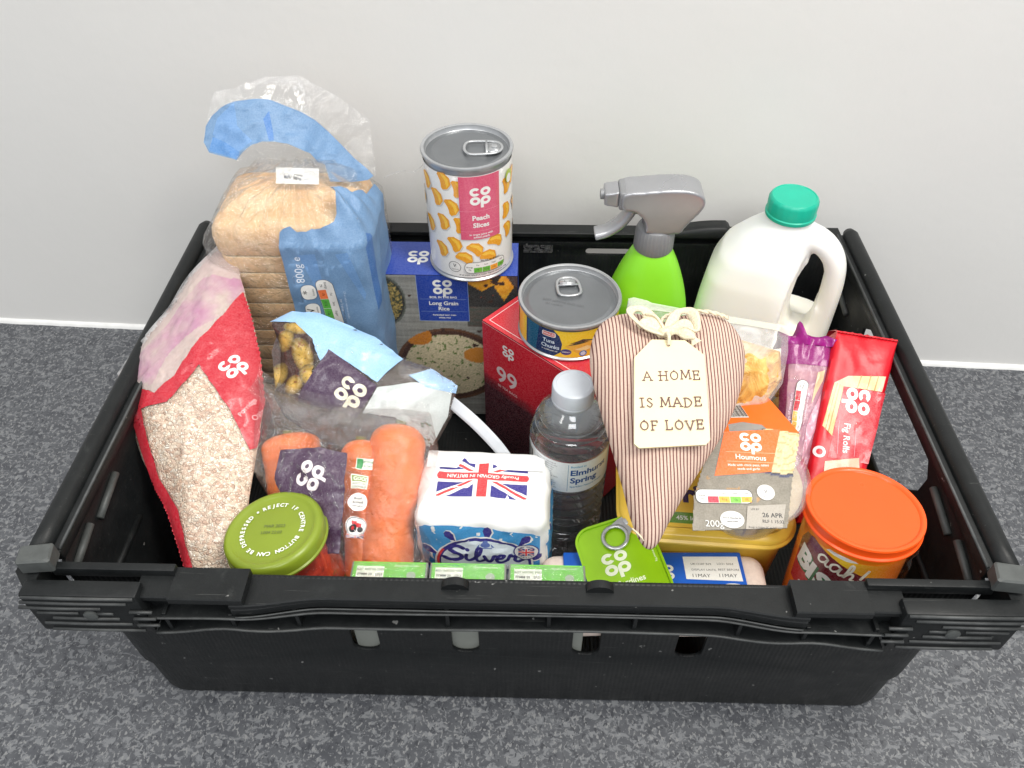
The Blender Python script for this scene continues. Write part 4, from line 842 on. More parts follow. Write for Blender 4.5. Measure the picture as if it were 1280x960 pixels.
def make_spray():
    t = thing('spray_bottle', 'lime green spray bottle with grey trigger head', 'spray bottle', (.1085, .3000, .0200))
    V = []; F = []; n = 48; spec = [(0, .030, .024), (.004, .036, .029), (.05, .0385, .031), (.11, .0395, .031), (.135, .038, .030), (.155, .0335, .0275), (.172, .0275, .0235), (.186, .0215, .0195), (.194, .0168, .0162), (.197, .0145, .0145), (.205, .0140, .0140)]
    spec = [(z*1.056, a, b) for z, a, b in spec]; ZH = lambda z: .2690-(.2690-z)*.80
    for z, a, b in spec:
        for k in range(n):
            th = 2*PI*k/n; c, s = math.cos(th), math.sin(th); V.append((a*math.copysign(abs(c)**.9, c), b*math.copysign(abs(s)**.9, s), z))
    for i in range(len(spec)-1):
        for k in range(n): F.append((i*n+k, i*n+(k+1) % n, (i+1)*n+(k+1) % n, (i+1)*n+k))
    F += [tuple(range(n-1, -1, -1)), tuple(range((len(spec)-1)*n, len(spec)*n))]
    o = fromdata('bottle', V, F, 'spray_green', t); bake(o, [('SUBSURF', dict(levels=1))])
    def kn(p, a): 
        r = math.hypot(p.x, p.y); k = 1+(.05 if int(round(a*96/(2*PI))) % 3 else 0) if .1965 < p.z < .2135 else 1; return Vector((p.x*k*.93, p.y*k*.93, p.z+.0115))
    lathe('collar', [(.0165, .194), (.0172, .1955), (.0172, .197), (.0168, .213), (.0160, .2165), (.0135, .2175)], 'spray_grey_dark', t, 96, fn=kn)
    # trigger head built from its side outline, then rounded
    def head(name, loops, yh, mat, r=.0032, vox=.0011, it=6, taper=None):
        bm = bmesh.new(); Mf = Matrix(((1, 0, 0, 0), (0, 0, 1, 0), (0, 1, 0, 0), (0, 0, 0, 1)))
        for L, y in zip(loops, yh): prism_bm(bm, [[(a, ZH(b)) for a, b in L]], -y, y, Mf)
        bmesh.ops.recalc_face_normals(bm, faces=bm.faces); ob = frombm(name, bm, mat, t, True)
        bake(ob, [('REMESH', dict(mode='VOXEL', voxel_size=vox, use_smooth_shade=True)), ('SMOOTH', dict(factor=.7, iterations=it))]); ob.data.polygons.foreach_set('use_smooth', [True]*len(ob.data.polygons)); return ob
    shell = catmull([(-.031, .2630), (-.016, .2665), (.006, .2690), (.022, .2680), (.032, .2620), (.0345, .2530), (.032, .2440), (.026, .2340), (.021, .2250), (.0165, .2180), (-.0085, .2180), (-.0105, .2270), (-.014, .2360), (-.021, .2430), (-.031, .2460)], 4, True)
    head('trigger_head', [[(p.x, p.y) for p in [Vector((a[0], a[1], 0)) for a in shell]]], [.0135], 'spray_grey', it=12)
    head('head_band', [[(-.034, .2450), (-.027, .2435), (-.027, .2645), (-.034, .2640)]], [.0118], 'spray_grey_dark', it=3)
    nz = [(-.0455, .2480), (-.034, .2455), (-.034, .2635), (-.0455, .2610)]; head('nozzle', [nz], [.0095], 'spray_grey', it=3)
    lathe('nozzle_tip', [(.0042, 0), (.0042, .003), (.002, .0034)], 'spray_grey_dark', t, 20, Matrix.Translation((-.0452, 0, .2575)) @ Matrix.Rotation(-PI/2, 4, 'Y'))
    tr = catmull([(-.020, 0, .2450), (-.0240, 0, .2340), (-.0300, 0, .2230), (-.040, 0, .2130), (-.0500, 0, .2085)], 6)
    tr = [Vector((q.x, q.y, ZH(q.z)-.001)) for q in tr]; tube('trigger', tr, [(.0085, .0046) for i in range(len(tr))], 'spray_grey', t, 16)
    tube('trigger_guard', catmull([(-.018, 0, .2440), (-.013, 0, .2425), (-.009, 0, .239), (-.008, 0, .232)], 4), .0042, 'spray_grey', t, 10)
    p = Print(); p.ell(-18, 138, 9, 3, (150, 234, 60)); p.text('co op', -15, 141, 10, (142, 232, 52), .03)
    def Sb(x, y, h):
        th = -PI/2+x*.001/.034; z = y*.001
        for (z0, a0, b0), (z1, a1, b1) in zip(spec, spec[1:]):
            if z0 <= z <= z1: k = (z-z0)/(z1-z0); a = a0+(a1-a0)*k; b = b0+(b1-b0)*k; break
        return Vector(((a+h*.001)*math.cos(th), (b+h*.001)*math.sin(th), z))
    p.k = 0; p.build('embossed_mark', Sb, t, 'print_gloss', 3, .5)
make_spray()
def make_water():
    t = thing('water_bottle', 'small clear water bottle with white cap and white label', 'water bottle', (.0372, .1430, .0095))
    R = .0310; pr = [(.020, .002), (.026, 0), (.0295, .003), (R, .009)]
    z = .016
    while z < .113: pr += [(R, z), (R-.0018, z+.003), (R-.0023, z+.0045), (R-.0018, z+.006), (R, z+.009)]; z += .0105
    pr += [(R, .1185), (R-.0006, .120), (R-.0006, .1555), (R, .1565)]
    z = .1580
    for r in (.0308, .0290, .0260): pr += [(r, z), (r-.0020, z+.0032), (r-.0026, z+.0046), (r-.0014, z+.0060)]; z += .0074
    pr += [(.0225, .1815), (.0185, .1855), (.0148, .1885), (.0130, .1905), (.0126, .192), (.0155, .193), (.0155, .1945), (.0126, .1955), (.0126, .200)]
    lathe('bottle', pr, 'bottle_plastic', t, 64)
    lathe('cap', [(.0152, .1925), (.0156, .1930), (.0156, .1950), (.0149, .1955), (.0156, .1960), (.0156, .2060), (.0150, .2078), (.0138, .2085), (.0126, .2086), (.0121, .2080), (.001, .2080)], 'white_cap', t, 64)
    p = Print(); c = 2*PI*R*1000; p.poly([(-c/2+1, 95), (c/2-1, 95), (c/2-1, 130), (-c/2+1, 130)], (222, 226, 228))
    bl = (24, 74, 140); p.text('Bottled at', 5, 125.5, 3, (60, 150, 190), .02, 0, 'L'); p.text('Elmhurst', 5, 118.5, 8.6, bl, .035, 0, 'L'); p.text('Spring', 5, 109.5, 8.6, bl, .035, 0, 'L'); p.text('Sparkling Natural Water', 5, 102, 2.8, (60, 130, 170), .02, 0, 'L')
    p.rect(3, 97, 3.35, 128, (60, 130, 170)); rnd = random.Random(9)
    for i in range(12): p.text('contains per litre mg calcium 55 sodium 12'[:rnd.randint(18, 30)], -24, 127-i*2.5, 1.8, (70, 74, 80), 0, 0, 'L')
    p.rect(-24, 100, -10, 116, (205, 210, 214)); p.barcode(-44, 98, -28, 126)
    p.build('label', lambda x, y, h: S_cyl(R-.0004, -.16)(x, y+25.5, h), t, 'print_gloss', 3, .3)
make_water()
# ================================================================== bread
def make_bread():
    cx, cy = -.1915, .3050
    t = thing('bread_loaf', 'sliced white loaf standing on end inside a clear and blue bag', 'bread', (cx, cy, .012))
    Wb, Db = .119, .088; z = 0; rnd = random.Random(12); base = rrect(-Wb/2, Wb/2, -Db/2, Db/2, .013, 7)
    n = len(base); i = 0
    while z < .232:
        th = rnd.uniform(.0150, .0172); V = []; F = []; FM = []; last = z+th >= .232; top = th+(.014 if last else 0)
        sx, sy, ox, oy, rz = rnd.uniform(.985, 1.01), rnd.uniform(.985, 1.01), rnd.uniform(-.001, .001), rnd.uniform(-.001, .001), rnd.uniform(-.01, .01)
        lv = [(.0012, 0, .982), (.0, .0003, .992), (0, .0012, 1), (0, th*.5, 1.002), (0, top-.0012, 1), (0, top-.0003, .992)] if not last else [(0, .0004, .985), (0, .0018, 1), (0, top*.5, 1.02), (0, top*.72, 1.0), (0, top*.88, .95), (0, top*.97, .87), (0, top, .76)]
        for _, zz, s_ in lv:
            for x, y in base:
                j = 1+.012*noise.noise(Vector((x*40, y*40, (z+zz)*12))); V.append((x*s_*sx*j+ox-rz*y, y*s_*sy*j+oy+rz*x, z+zz))
        m = len(lv)
        for a in range(m-1):
            for k in range(n): F.append((a*n+k, a*n+(k+1) % n, (a+1)*n+(k+1) % n, (a+1)*n+k)); FM.append(0)
        F += [tuple(range(n-1, -1, -1)), tuple(range((m-1)*n, m*n))]; FM += [1, 0 if last else 1]
        o = fromdata('slice', V, F, ['bread_crust', 'bread_crumb'], t, True, FM); o.data.set_sharp_from_angle(angle=.9)
        z += th+.0006; i += 1
    # ---- the bag
    b = thing('bread_bag', 'clear and blue plastic bread bag, gathered and flared above its neck', 'bag', (cx, cy, .010))
    # rounded rectangle sleeve, closing to a gathered neck
    W2, D2 = .0680, .0500; sleeve = rrect(-W2, W2, -D2, D2, .016, 9)
    P = [Vector((x, y, 0)) for x, y in sleeve]; L = [0]
    for i in range(len(P)): L.append(L[-1]+(P[(i+1) % len(P)]-P[i]).length)
    tot = L[-1]
    def perim(s):
        s = s % tot
        for i in range(len(P)):
            if L[i] <= s <= L[i+1]+1e-12: k = (s-L[i])/max(1e-9, L[i+1]-L[i]); return P[i].lerp(P[(i+1) % len(P)], k)
        return P[0].copy()
    NX, NY, NZ = .009, -.004, .2840
    def Sb(x, y, h):
        """x mm round the bag from the middle of the front, y mm up"""
        s = x*.001; z = y*.001
        # find arclength offset of the front centre
        q = perim(s+S0); zs = .244
        if z <= zs:
            nrm = Vector((q.x/(W2**2)**1, q.y/(D2**2), 0)).normalized()
            amp = .0022; wv = amp*(fbm(s*28, z*20, 3)+.8*ridge(s*26, z*13+s*20, 9)**3); k = min(1, z/.03)
            return Vector((q.x, q.y, z))+nrm*(wv*k+h*.001)
        u = min(1, (z-zs)/.085); a = math.atan2(q.y, q.x)          # gather
        e = (1-u)**.8; rx = .0055
        fold = math.sin(a*19+2*noise.noise(Vector((a*2, 0, 3))))*.0035*math.sin(min(1, u*1.2)*PI)+.004*fbm(a*3, u*3, 7)*math.sin(u*PI)
        px = q.x*e+math.cos(a)*rx*(1-e)+NX*u; py = q.y*e+math.sin(a)*rx*(1-e)+NY*u; zz = zs+(NZ-zs)*(1-(1-u)**1.9)
        d = Vector((math.cos(a)*.5, math.sin(a)*.5, .8)).normalized(); return Vector((px, py, zz))+d*(fold+h*.001)
    S0 = min((abs(perim(tot*i/2000).x)+(1 if perim(tot*i/2000).y > 0 else 0), tot*i/2000) for i in range(2000))[1]
    dirn = 1 if perim(S0+.01).x > 0 else -1
    Sf = (lambda x, y, h: Sb(x*dirn, y, h))
    V = []; F = []; nu, nv = 150, 74; T = tot*1000
    for j in range(nv+1):
        for i in range(nu): V.append(Sf(-T/2+T*i/nu, 329*j/nv, 0))
    for j in range(nv):
        for i in range(nu): F.append((j*nu+i, j*nu+(i+1) % nu, (j+1)*nu+(i+1) % nu, (j+1)*nu+i))
    fromdata('clear_film', V, F, 'film_crisp', b)
    p = Print(); bl = (104, 140, 178); bl2 = (104, 146, 194)
    top = [(-3, 256), (6, 262), (12, 257), (20, 256), (26, 261), (34, 260), (42, 263), (50, 268), (58, 276), (64, 288), (72, 298), (82, 300), (96, 290), (120, 262), (140, 256)]
    p.poly([(-3, 5), (140, 5)]+top[::-1], bl)
    p.poly([(66, 240), (72, 250), (78, 246), (76, 180), (68, 175)], (62, 110, 170)); p.poly([(10, 236), (20, 200), (26, 205), (24, 238)], bl2); p.poly([(40, 238), (58, 190), (60, 196), (50, 240)], bl2)
    gx, gy = 28, 186; G_, O_, Rr = (84, 176, 60), (238, 132, 40), (240, 120, 60)
    p.nutri(gx, gy, 52, 14, [Rr, G_, G_, G_], -PI/2+.08); p.text('per 2 slices', gx+10, gy, 3, (214, 226, 240), 0, -PI/2); p.text('Of an adult reference intake', gx+14, gy, 2.6, (190, 210, 232), 0, -PI/2)
    p.text('800g e', 8, 222, 9.5, (226, 234, 244), .0, PI/2)
    for yy, ch in ((199, '*'), (179, 'V')):
        p.rect(6, yy-8, 19, yy+8, (70, 100, 130), 5); p.rect(6.4, yy-7.6, 18.6, yy+7.6, WHITE, 4.8); p.text(ch, 10.5, yy, 8.5, BLACK, .01, PI/2); p.text('Suitable', 16, yy, 2.4, BLACK, 0, PI/2)
    p.build('printed_panel', Sf, b, 'print_matte', 4, .45)
    # flared top: a creased collar above the neck
    fr = G['bagtop']; f0 = Vector(fr['o']); fu = Vector(fr['u']).normalized(); fv = Vector(fr['v']).normalized(); fn = fu.cross(fv); nk = Vector((*fr['neck'][0], 0))
    inv = b.matrix_basis.inverted(); off = Vector((cx, cy, .010))
    def St(x, y, h):
        d = Vector((x, y, 0))-nk; a = math.atan2(d.y, d.x); r = d.length
        z = (6.0*math.sin(a*3+.5)*min(1, r/50)+1.5*noise.noise(Vector((a*5, r*.01, 1)))*1.6*math.exp(-r/70)*min(1, r/12)+2.6*fbm(x*.045, y*.045, 4)+1.6*ridge(x*.06, y*.06, 8)**3)+h
        return f0+(fu*x+fv*y+fn*z)*.001-off
    clear = fr['clear']; p = Print(); p.poly(clear, WHITE, z=0); ob = p.build('flared_film', St, b, 'film_thin', 3.5, 0)
    p = Print(); p.poly(fr['band'], bl); p.poly(fr['fold1'], bl2); p.poly(fr['fold2'], (70, 122, 184)); p.poly(fr['fold3'], (84, 136, 194)); p.build('printed_band', St, b, 'print_matte', 3, .8)
    p = Print(); p.poly(fr['cone'], WHITE, z=0); p.build('gathered_film', St, b, 'film_clear', 3, 1.5)
    p = Print(); p.poly(fr['tag'], (240, 240, 236)); q = fr['tagc'][0]
    p.text('Best', q[0]-2.4, q[1]-2.6, 2.9, BLACK, .02, PI); p.text('Before', q[0]-2.4, q[1]+.3, 2.6, BLACK, .02, PI); p.text('26 APR', q[0]-8.6, q[1]-2.4, 3.8, BLACK, .03, PI)
    p.build('closure_tag', lambda x, y, h: f0+(fu*x+fv*y+fn*(9+h))*.001-off, b, 'print_card')
    V = []; F = []
    wpts = [Vector(q)-off for q in ((-.118, .322, .277), (-.104, .326, .281), (-.094, .328, .279), (-.085, .328, .286))]
    tube_data(catmull(wpts, 5), [(.0013, .0002)]*16, 6, False, V, F); fromdata('film_strand', V, F, 'film_clear', b)
make_bread()
# ================================================================== bags at the left
def make_oats_bag():
    g = G['oats']; t = thing('oats_bag', 'tall bag of porridge oats with red print, leaning over the left rim', 'bag', frame=g)
    pl = Pillow(g['out_'], 17, 2.2, .8, 2.2, .035, 3)
    pl.build('oats', 'oats', t, 34, 200)
    f2 = Pillow(g['out_'], 18.2, 2.2, .8, 2.2, .035, 3)
    f2.build('film', 'film_clear', t, 34, 200, back=0)
    p = Print(); red = (188, 20, 42)
    yk = min(y for x, y in g['win'] if True)
    # frosted empty top of the bag
    wl = [q for q in g['out_'] if q[1] > g['win'][0][1]-200]
    top = [g['out_'][i] for i in (0, 1, 2)]+g['redA'][::-1][:7]+[g['out_'][i] for i in (16, 17, 18, 19, 20, 21)]
    
    def inside(poly, x, y):
        r = False; n = len(poly)
        for i in range(n):
            (ax, ay), (bx, by) = poly[i], poly[(i+1) % n]
            if (ay > y) != (by > y) and x < (bx-ax)*(y-ay)/(by-ay)+ax: r = not r
        return r
    def tint(x, y):
        k = .5+.8*fbm(x*.045, y*.045, 17); k = max(0, min(1, k))*(1 if inside(g['pink'], x, y) else .12); d = 8*fbm(x*.5, y*.5, 3)
        return tuple((212, 196, 190)[i]*(1-k)+(198, 140, 178)[i]*k+d for i in range(3))
    tx = [q[0] for q in top]; ty = [q[1] for q in top]
    p.img(min(tx), min(ty), max(tx), max(ty), 84, 76, tint, lambda x, y: inside(top, x, y))
    
    p.build('clear_top', pl.S, t, 'print_sheer', None, 1.7)
    p = Print(); p.poly(g['redA'], red)
    q = g['logo'][0]; p.logo(q[0], q[1], 17, WHITE, .98); q = g['txt'][0]
    p.text('Porridge', q[0]-4, q[1]-6, 4.8, (240, 200, 200), .0, 1.15); p.text('Oats', q[0]+3, q[1]-10, 5.2, (240, 200, 200), .0, 1.15)
    p.build('printed_panel', pl.S, t, 'print_bag', 1.8, 1.9)
    # crimped fold along the top edge
    V = []; F = []; e = [g['out_'][i] for i in (17, 18, 19, 20, 21, 0)]; pts = catmull([(a, b, 0) for a, b in e], 14)
    for i, q in enumerate(pts):
        d = (pts[min(i+1, len(pts)-1)]-pts[max(i-1, 0)]).normalized(); nn = Vector((-d.y, d.x, 0)); w_ = 2.0+1.4*noise.noise(Vector((i*.2, 0, 5)))
        for k, (o_, h_) in enumerate(((2.5, 1.2), (0, 3.2+1.2*math.sin(i*.9)), (-w_-3.5, 6.5+.8*math.sin(i*1.7)))): V.append((q+nn*o_+Vector((0, 0, h_)))*.001)
    for i in range(len(pts)-1):
        for k in range(2): a = i*3+k; F.append((a, a+1, a+4, a+3))
    fromdata('sealed_edge', V, F, 'film_frost', t)
    p = Print(); q = g['scribble'][0]; rnd = random.Random(4)
    for i in range(8): p.rect(q[0]-8+i*1.9, q[1]-1.2+i*1.1, q[0]-8+i*1.9+rnd.uniform(.6, 1.4), q[1]+rnd.uniform(0, 1.8)+i*1.1, (60, 60, 66))
    p.build('date_code', pl.S, t, 'print_bag', 5, 3.4)
make_oats_bag()
def make_potato_bag():
    g = G['pot']; t = thing('potato_bag', 'pale blue potato bag with a dark purple panel, behind the carrots', 'bag', frame=g)
    pl = Pillow(g['out_'], 20, 2.4, .6, 3.0, .04, 13)
    pl.build('film', 'film_clear', t, 30, 170); 
    core = Pillow(g['out_'], 18.6, 2.4, .6, 3.0, .04, 13); core.build('filling', 'potato_fill', t, 30, 170)
    p = Print(); xs = [q[0] for q in g['pots']]; ys = [q[1] for q in g['pots']]; x0, x1, y0, y1 = min(xs), max(xs), min(ys), max(ys)
    pots = [(.30, .22, .30, .20, 1.1), (.72, .20, .20, .16, 1.0), (.70, .62, .33, .20, -.9), (.28, .72, .22, .17, 1.2), (.96, .40, .18, .20, 1.3), (.45, .95, .30, .12, .2)]
    def fn(x, y):
        u, v = (x-x0)/(x1-x0), (y-y0)/(y1-y0); c = (58+14*fbm(x*.3, y*.3), 30, 18)
        for a, b, ra, rb, rot in pots:
            dx, dy = (u-a), (v-b)*(y1-y0)/(x1-x0); cc, ss = math.cos(rot), math.sin(rot); X, Y = (dx*cc+dy*ss)/ra, (-dx*ss+dy*cc)/rb; d = X*X+Y*Y
            if d < 1:
                k = 1-d*.5; n_ = fbm(x*.35, y*.35, a*9); c = (min(235, (196+20*n_)*k), min(200, (158+18*n_)*k), (66+20*n_)*k)
                if fbm(x*.8, y*.8, 33) > .62: c = (52, 70, 26)
                if n_ < -.55: c = (128, 78, 30)
        return tuple(max(5, v_) for v_ in c)
    def ins(poly):
        def f(x, y):
            r = False; n = len(poly)
            for i in range(n):
                (ax, ay), (bx, by) = poly[i], poly[(i+1) % n]
                if (ay > y) != (by > y) and x < (bx-ax)*(y-ay)/(by-ay)+ax: r = not r
            return r
        return f
    p.img(x0, y0, x1, y1, 64, 90, fn, ins(g['pots'])); p.build('potato_picture', pl.S, t, 'print_bag', None, .5)
    p = Print(); p.poly(g['blue'], (150, 192, 232)); p.poly(g['white'], (196, 202, 200)); p.poly(g['blue2'], (160, 196, 232)); p.poly(g['panel'], (62, 34, 66)); q = g['logo'][0]; p.logo(q[0], q[1], 21, (232, 228, 204), -.25)
    q = g['white'][4]; 
    for dx, dy, r in ((-9, 12, .4), (-16, 4, 1.2), (-5, 0, 2)):
        for k in range(5): p.ell(q[0]+dx+3*math.cos(r+k), q[1]+dy+1.6*math.sin(r+k*2), 1.5, .8, (64, 98, 58), 8)
    p.build('printed_panel', pl.S, t, 'print_bag', 4, .8)
    # clear crimped end
    p = Print(); p.poly(g['clear'], WHITE, z=0); p.build('sealed_end', lambda x, y, h: pl.S(x, y, h+2+1.2*math.sin(x*1.2)), t, 'film_clear', 3, 1)
simple('potato_fill', (70, 58, 50), .6, 60, .6, .004, .3)
make_potato_bag()
def make_carrots():
    g = G['car']; M = None
    u = Vector(g['u']).normalized(); v = Vector(g['v']).normalized(); n = u.cross(v); o = Vector(g['o'])
    def W(x, y, z): return o+(u*x+v*y+n*z)*.001
    def carrot(k, r0, r1, dz, lab):
        a, b = g[k]; A, B = W(a[0], a[1], dz), W(b[0], b[1], dz-4); ax = (A-B).normalized(); Ln = (A-B).length
        t = thing('carrot', lab, 'carrot', tuple(B), group='carrots in the clear bag'); rnd = random.Random(k)
        q = Vector((0, 0, 1)).rotation_difference(ax).to_matrix().to_4x4(); pr = []; m = 46
        for i in range(m+1):
            f = i/m; r = (r1+(r0-r1)*f)*(1+.012*math.sin(f*60+rnd.random()*3)+.02*noise.noise(Vector((f*9, 0, r0))))
            if f > .86: r = r0*math.sqrt(max(0, 1-((f-.86)/.14)**2))*.98+.1
            pr.append((max(r, .1)*.001, f*Ln))
        lathe('root', pr, 'carrot_skin', t, 36, q, fn=lambda p, an: p+Vector((.002*noise.noise(Vector((p.z*25, r0, 0))), .0015*noise.noise(Vector((0, p.z*25, r0))), 0))+Vector((p.x, p.y, 0))*.05*noise.noise(Vector((math.cos(an)*2, math.sin(an)*2, p.z*40))))
        tube('stub', [q @ Vector((0, 0, Ln-.002)), q @ Vector((.0005, 0, Ln+.0016))], .0042, 'carrot_stub', t, 10)
    carrot('c1', 22, 20, -7, 'broad orange carrot at the left behind the purple panel of the bag')
    carrot('c2', 16, 14, -2, 'slimmer carrot between the purple panel and its thick neighbour')
    carrot('c3', 21.5, 20, -3, 'thick bright carrot at the right side of the bag, beside the sugar')
    t = thing('carrot_bag', 'clear crinkled plastic bag of carrots with a dark purple printed panel', 'bag', frame=g)
    def wf(x, y): return 2.8*ridge(x*.055, y*.03, 2)**5+1.5*ridge(x*.12+y*.05, y*.06, 5)**5+.8*ridge(x*.2-y*.12, y*.09, 8)**5
    pl = Pillow(g['out_'], 30, 4.0, .42, 2.6, .035, 21, wfn=wf)
    pl.build('film', 'film_crisp', t, 60, 320, back=.15)
    p = Print(); p.poly(g['panel'], (66, 38, 68)); q = g['logo'][0]; p.logo(q[0], q[1]+1, 19, (236, 226, 226), 1.25)
    for i in range(2): p.text('British Carrots', g['logo'][0][0]+4, g['logo'][0][1]-34-i*6, 2.8, (190, 170, 190), 0)
    x, y = g['s1'][0]; p.rect(x-6, y-4, x+6, y+4, (226, 228, 214)); p.rect(x-5.4, y-3.4, x-1.5, y+3.4, (60, 150, 80)); p.text('OF YOUR', x+2, y+1.6, 2.1, (40, 110, 60), .02); p.text('5 A DAY', x+2, y-1.4, 2.1, (40, 110, 60), .02)
    x, y = g['s2'][0]; p.rect(x-6, y-5, x+6, y+5, (226, 226, 210)); p.rect(x-5.2, y+.4, x+5.2, y+4.2, (126, 148, 56)); p.text('GOOD', x+1, y+2.4, 3.4, WHITE, .03); p.text('ROOT VEG', x, y-1.2, 2, BLACK, .01); p.text('COOKABLE', x, y-3.6, 2, BLACK, .01)
    x, y = g['s3'][0]; p.ell(x, y, 7, 6.6, (240, 236, 230)); p.text('British', x, y+2.8, 2.4, BLACK, .01); p.text('farmed', x, y, 2.4, BLACK, .01); p.text('vegetables', x, y-2.6, 2, BLACK, .01)
    x, y = g['s4'][0]; p.flag(x, y-5.2, 12, 5, (40, 40, 90), (190, 40, 50)); p.ell(x, y+.8, 7.2, 7, (236, 232, 228)); p.ring(x, y+.8, 6.8, 6.6, .4, BLACK); p.rect(x-1.8, y, x+3.6, y+3, (204, 34, 40)); p.ell(x-2, y-.8, 2.8, 2.8, (30, 30, 32)); p.ell(x-2, y-.8, 1.2, 1.2, (204, 34, 40)); p.ell(x+3, y-1.4, 1.8, 1.8, (30, 30, 32)); p.rect(x-3.4, y+2.2, x, y+5, (204, 34, 40))
    p.build('printed_panel', pl.S, t, 'print_bag', 4, .7)
    # crumpled upper hem of the bag
    V = []; F = []; e = [g['out_'][i] for i in (0, 1, 2, 3, 4, 5, 6)]; pts = catmull([(a, b, 0) for a, b in e], 16)
    for i, q in enumerate(pts):
        wv = math.sin(i*.8)*1.6+math.sin(i*.33+1)*2.4
        for k, (dy, h_) in enumerate(((7+2.2*noise.noise(Vector((i*.25, 0, 0))), 4+wv), (2, 3+wv*.8), (-6, 11-wv*.6), (-14, 20))): V.append((q+Vector((0, dy, h_)))*.001)
    for i in range(len(pts)-1):
        for k in range(3): a = i*4+k; F.append((a, a+1, a+5, a+4))
    fromdata('hem', V, F, 'film_clear', t)
simple('carrot_stub', (120, 116, 60), .7, 200, .5)
make_carrots()
# ================================================================== jar, cartons, sugar
def make_jar():
    t = thing('sauce_jar', 'jar of tomato sauce with an olive green lid at the front left', 'jar', (-.1495, .0400, .0140)); t.rotation_euler = (-.06, -.135, 0)
    lathe('sauce', [(.028, .002), (.0325, .004), (.0335, .02), (.0335, .110), (.0315, .122), (.0285, .130), (.0275, .136)], 'tomato_sauce', t, 56)
    lathe('glass', [(.030, 0), (.0345, .003), (.0352, .012), (.0352, .110), (.0338, .122), (.0306, .130), (.0300, .146)], 'film_smooth', t, 64, closed=False)
    H = .154; R = .0350
    def kn(p, a): return p
    lathe('lid', [(R-.001, H-.0135), (R+.0006, H-.0132), (R+.0008, H-.0118), (R-.0002, H-.0108), (R, H-.004), (R-.0008, H-.0016), (R-.0026, H-.0003), (R-.0042, H), (R-.0060, H-.0008), (R-.0072, H-.0016), (R-.0110, H-.0017), (.0172, H-.0017), (.0160, H-.0014), (.001, H-.0013)], 'jar_lid_green', t, 96)
    p = Print(); s = 'REJECT IF CENTRE BUTTON CAN BE DEPRESSED'; n = len(s); W_ = (244, 246, 236)
    p.arc(s, 0, 0, 21.3, math.radians(120), math.radians(120-330), 4.3, W_, .03); p.ell(21.3*math.cos(math.radians(134)), 21.3*math.sin(math.radians(134)), .9, .9, W_)
    dk = (78, 92, 34); p.text('MAR 2023', 1, 2.4, 3.6, dk, 0, -.03); p.text('L004 22:03', 0, -3, 3.4, dk, 0, -.03)
    p.build('lid_print', lambda x, y, h: Vector((x*.001, y*.001, H-.0012+h*.001)), t, 'print_tin', lift=.06)
    p = Print(); c = 2*PI*35.3; p.poly([(-50, 12), (50, 12), (50, 96), (-50, 96)], (92, 120, 48)); p.rect(-40, 30, 40, 80, (232, 226, 210)); p.text('Pasta Sauce', 0, 60, 11, (120, 30, 24), .02)
    p.build('label', S_cyl(.0353, .2), t, 'print_gloss', 4, .1)
    p = Print(); p.text('Co-op', 0, 0, 4.5, (236, 200, 190), .0, .15); p.build('embossed_mark', S_cyl(.0354, .45), t, 'print_gloss', 3, .1) if False else p.bm.free()
make_jar()
def make_cartons():
    labs = ['left one of three small green cartons along the front rim', 'middle one of three small green cartons along the front rim', 'right one of three small green cartons along the front rim']
    for i, x in enumerate((-.0893, -.0350, .0193)):
        t = thing('green_carton', labs[i], 'carton', (x, .0225, .010), 0, 'green cartons along the front rim'); g_ = (112, 204, 62)
        w_, d, h = .0528, .031, .1350
        box('carton', -w_/2, w_/2, -d/2, d/2, 0, h, .0008, 'carton_green', t)
        p = Print(); p.rect(-25, -15, 25, 15, g_); p.rect(-22.5, -12, -3.5, 11.5, (236, 240, 226)); p.text('BEST BEFORE END', -13, 9, 2.3, (90, 120, 60), .02); p.text('FPMM 20   2021', -13, 5.2, 2.6, (40, 44, 40), .02); p.text('3W3L1 12:08', -13, 1.6, 2.4, (40, 44, 40), .02); p.text('07 13', -13, -2, 2.4, (40, 44, 40), .02)
        p.text('Please refer to base', 12, 12.2, 2.1, (226, 244, 210), .02); p.ell(15.5, 4.5, 3.2, 3.2, (168, 184, 160)); p.rect(-1.9, -15, -1.7, 15, (90, 176, 50)); p.text('Organic Beans', 9, -6, 3.5, WHITE, .02)
        p.build('top_panel', S_top(h), t, lift=.25)
        V = []; F = []; n = 24
        for a in range(n+1):
            for b in range(13):
                xx = -w_/2-.0012+(w_+.0024)*a/n; yy = -d/2-.001+(d+.002)*b/12; e = min(a, n-a, b, 12-b)
                V.append((xx, yy, h+(.0012+.0009*fbm(xx*90+i, yy*90, i)) if e else h-.012))
        for a in range(n):
            for b in range(12): q = a*13+b; F.append((q, q+13, q+14, q+1))
        fromdata('shrink_film', V, F, 'film_shrink', t)
simple('carton_green', (132, 135, 128), .4)
make_cartons()
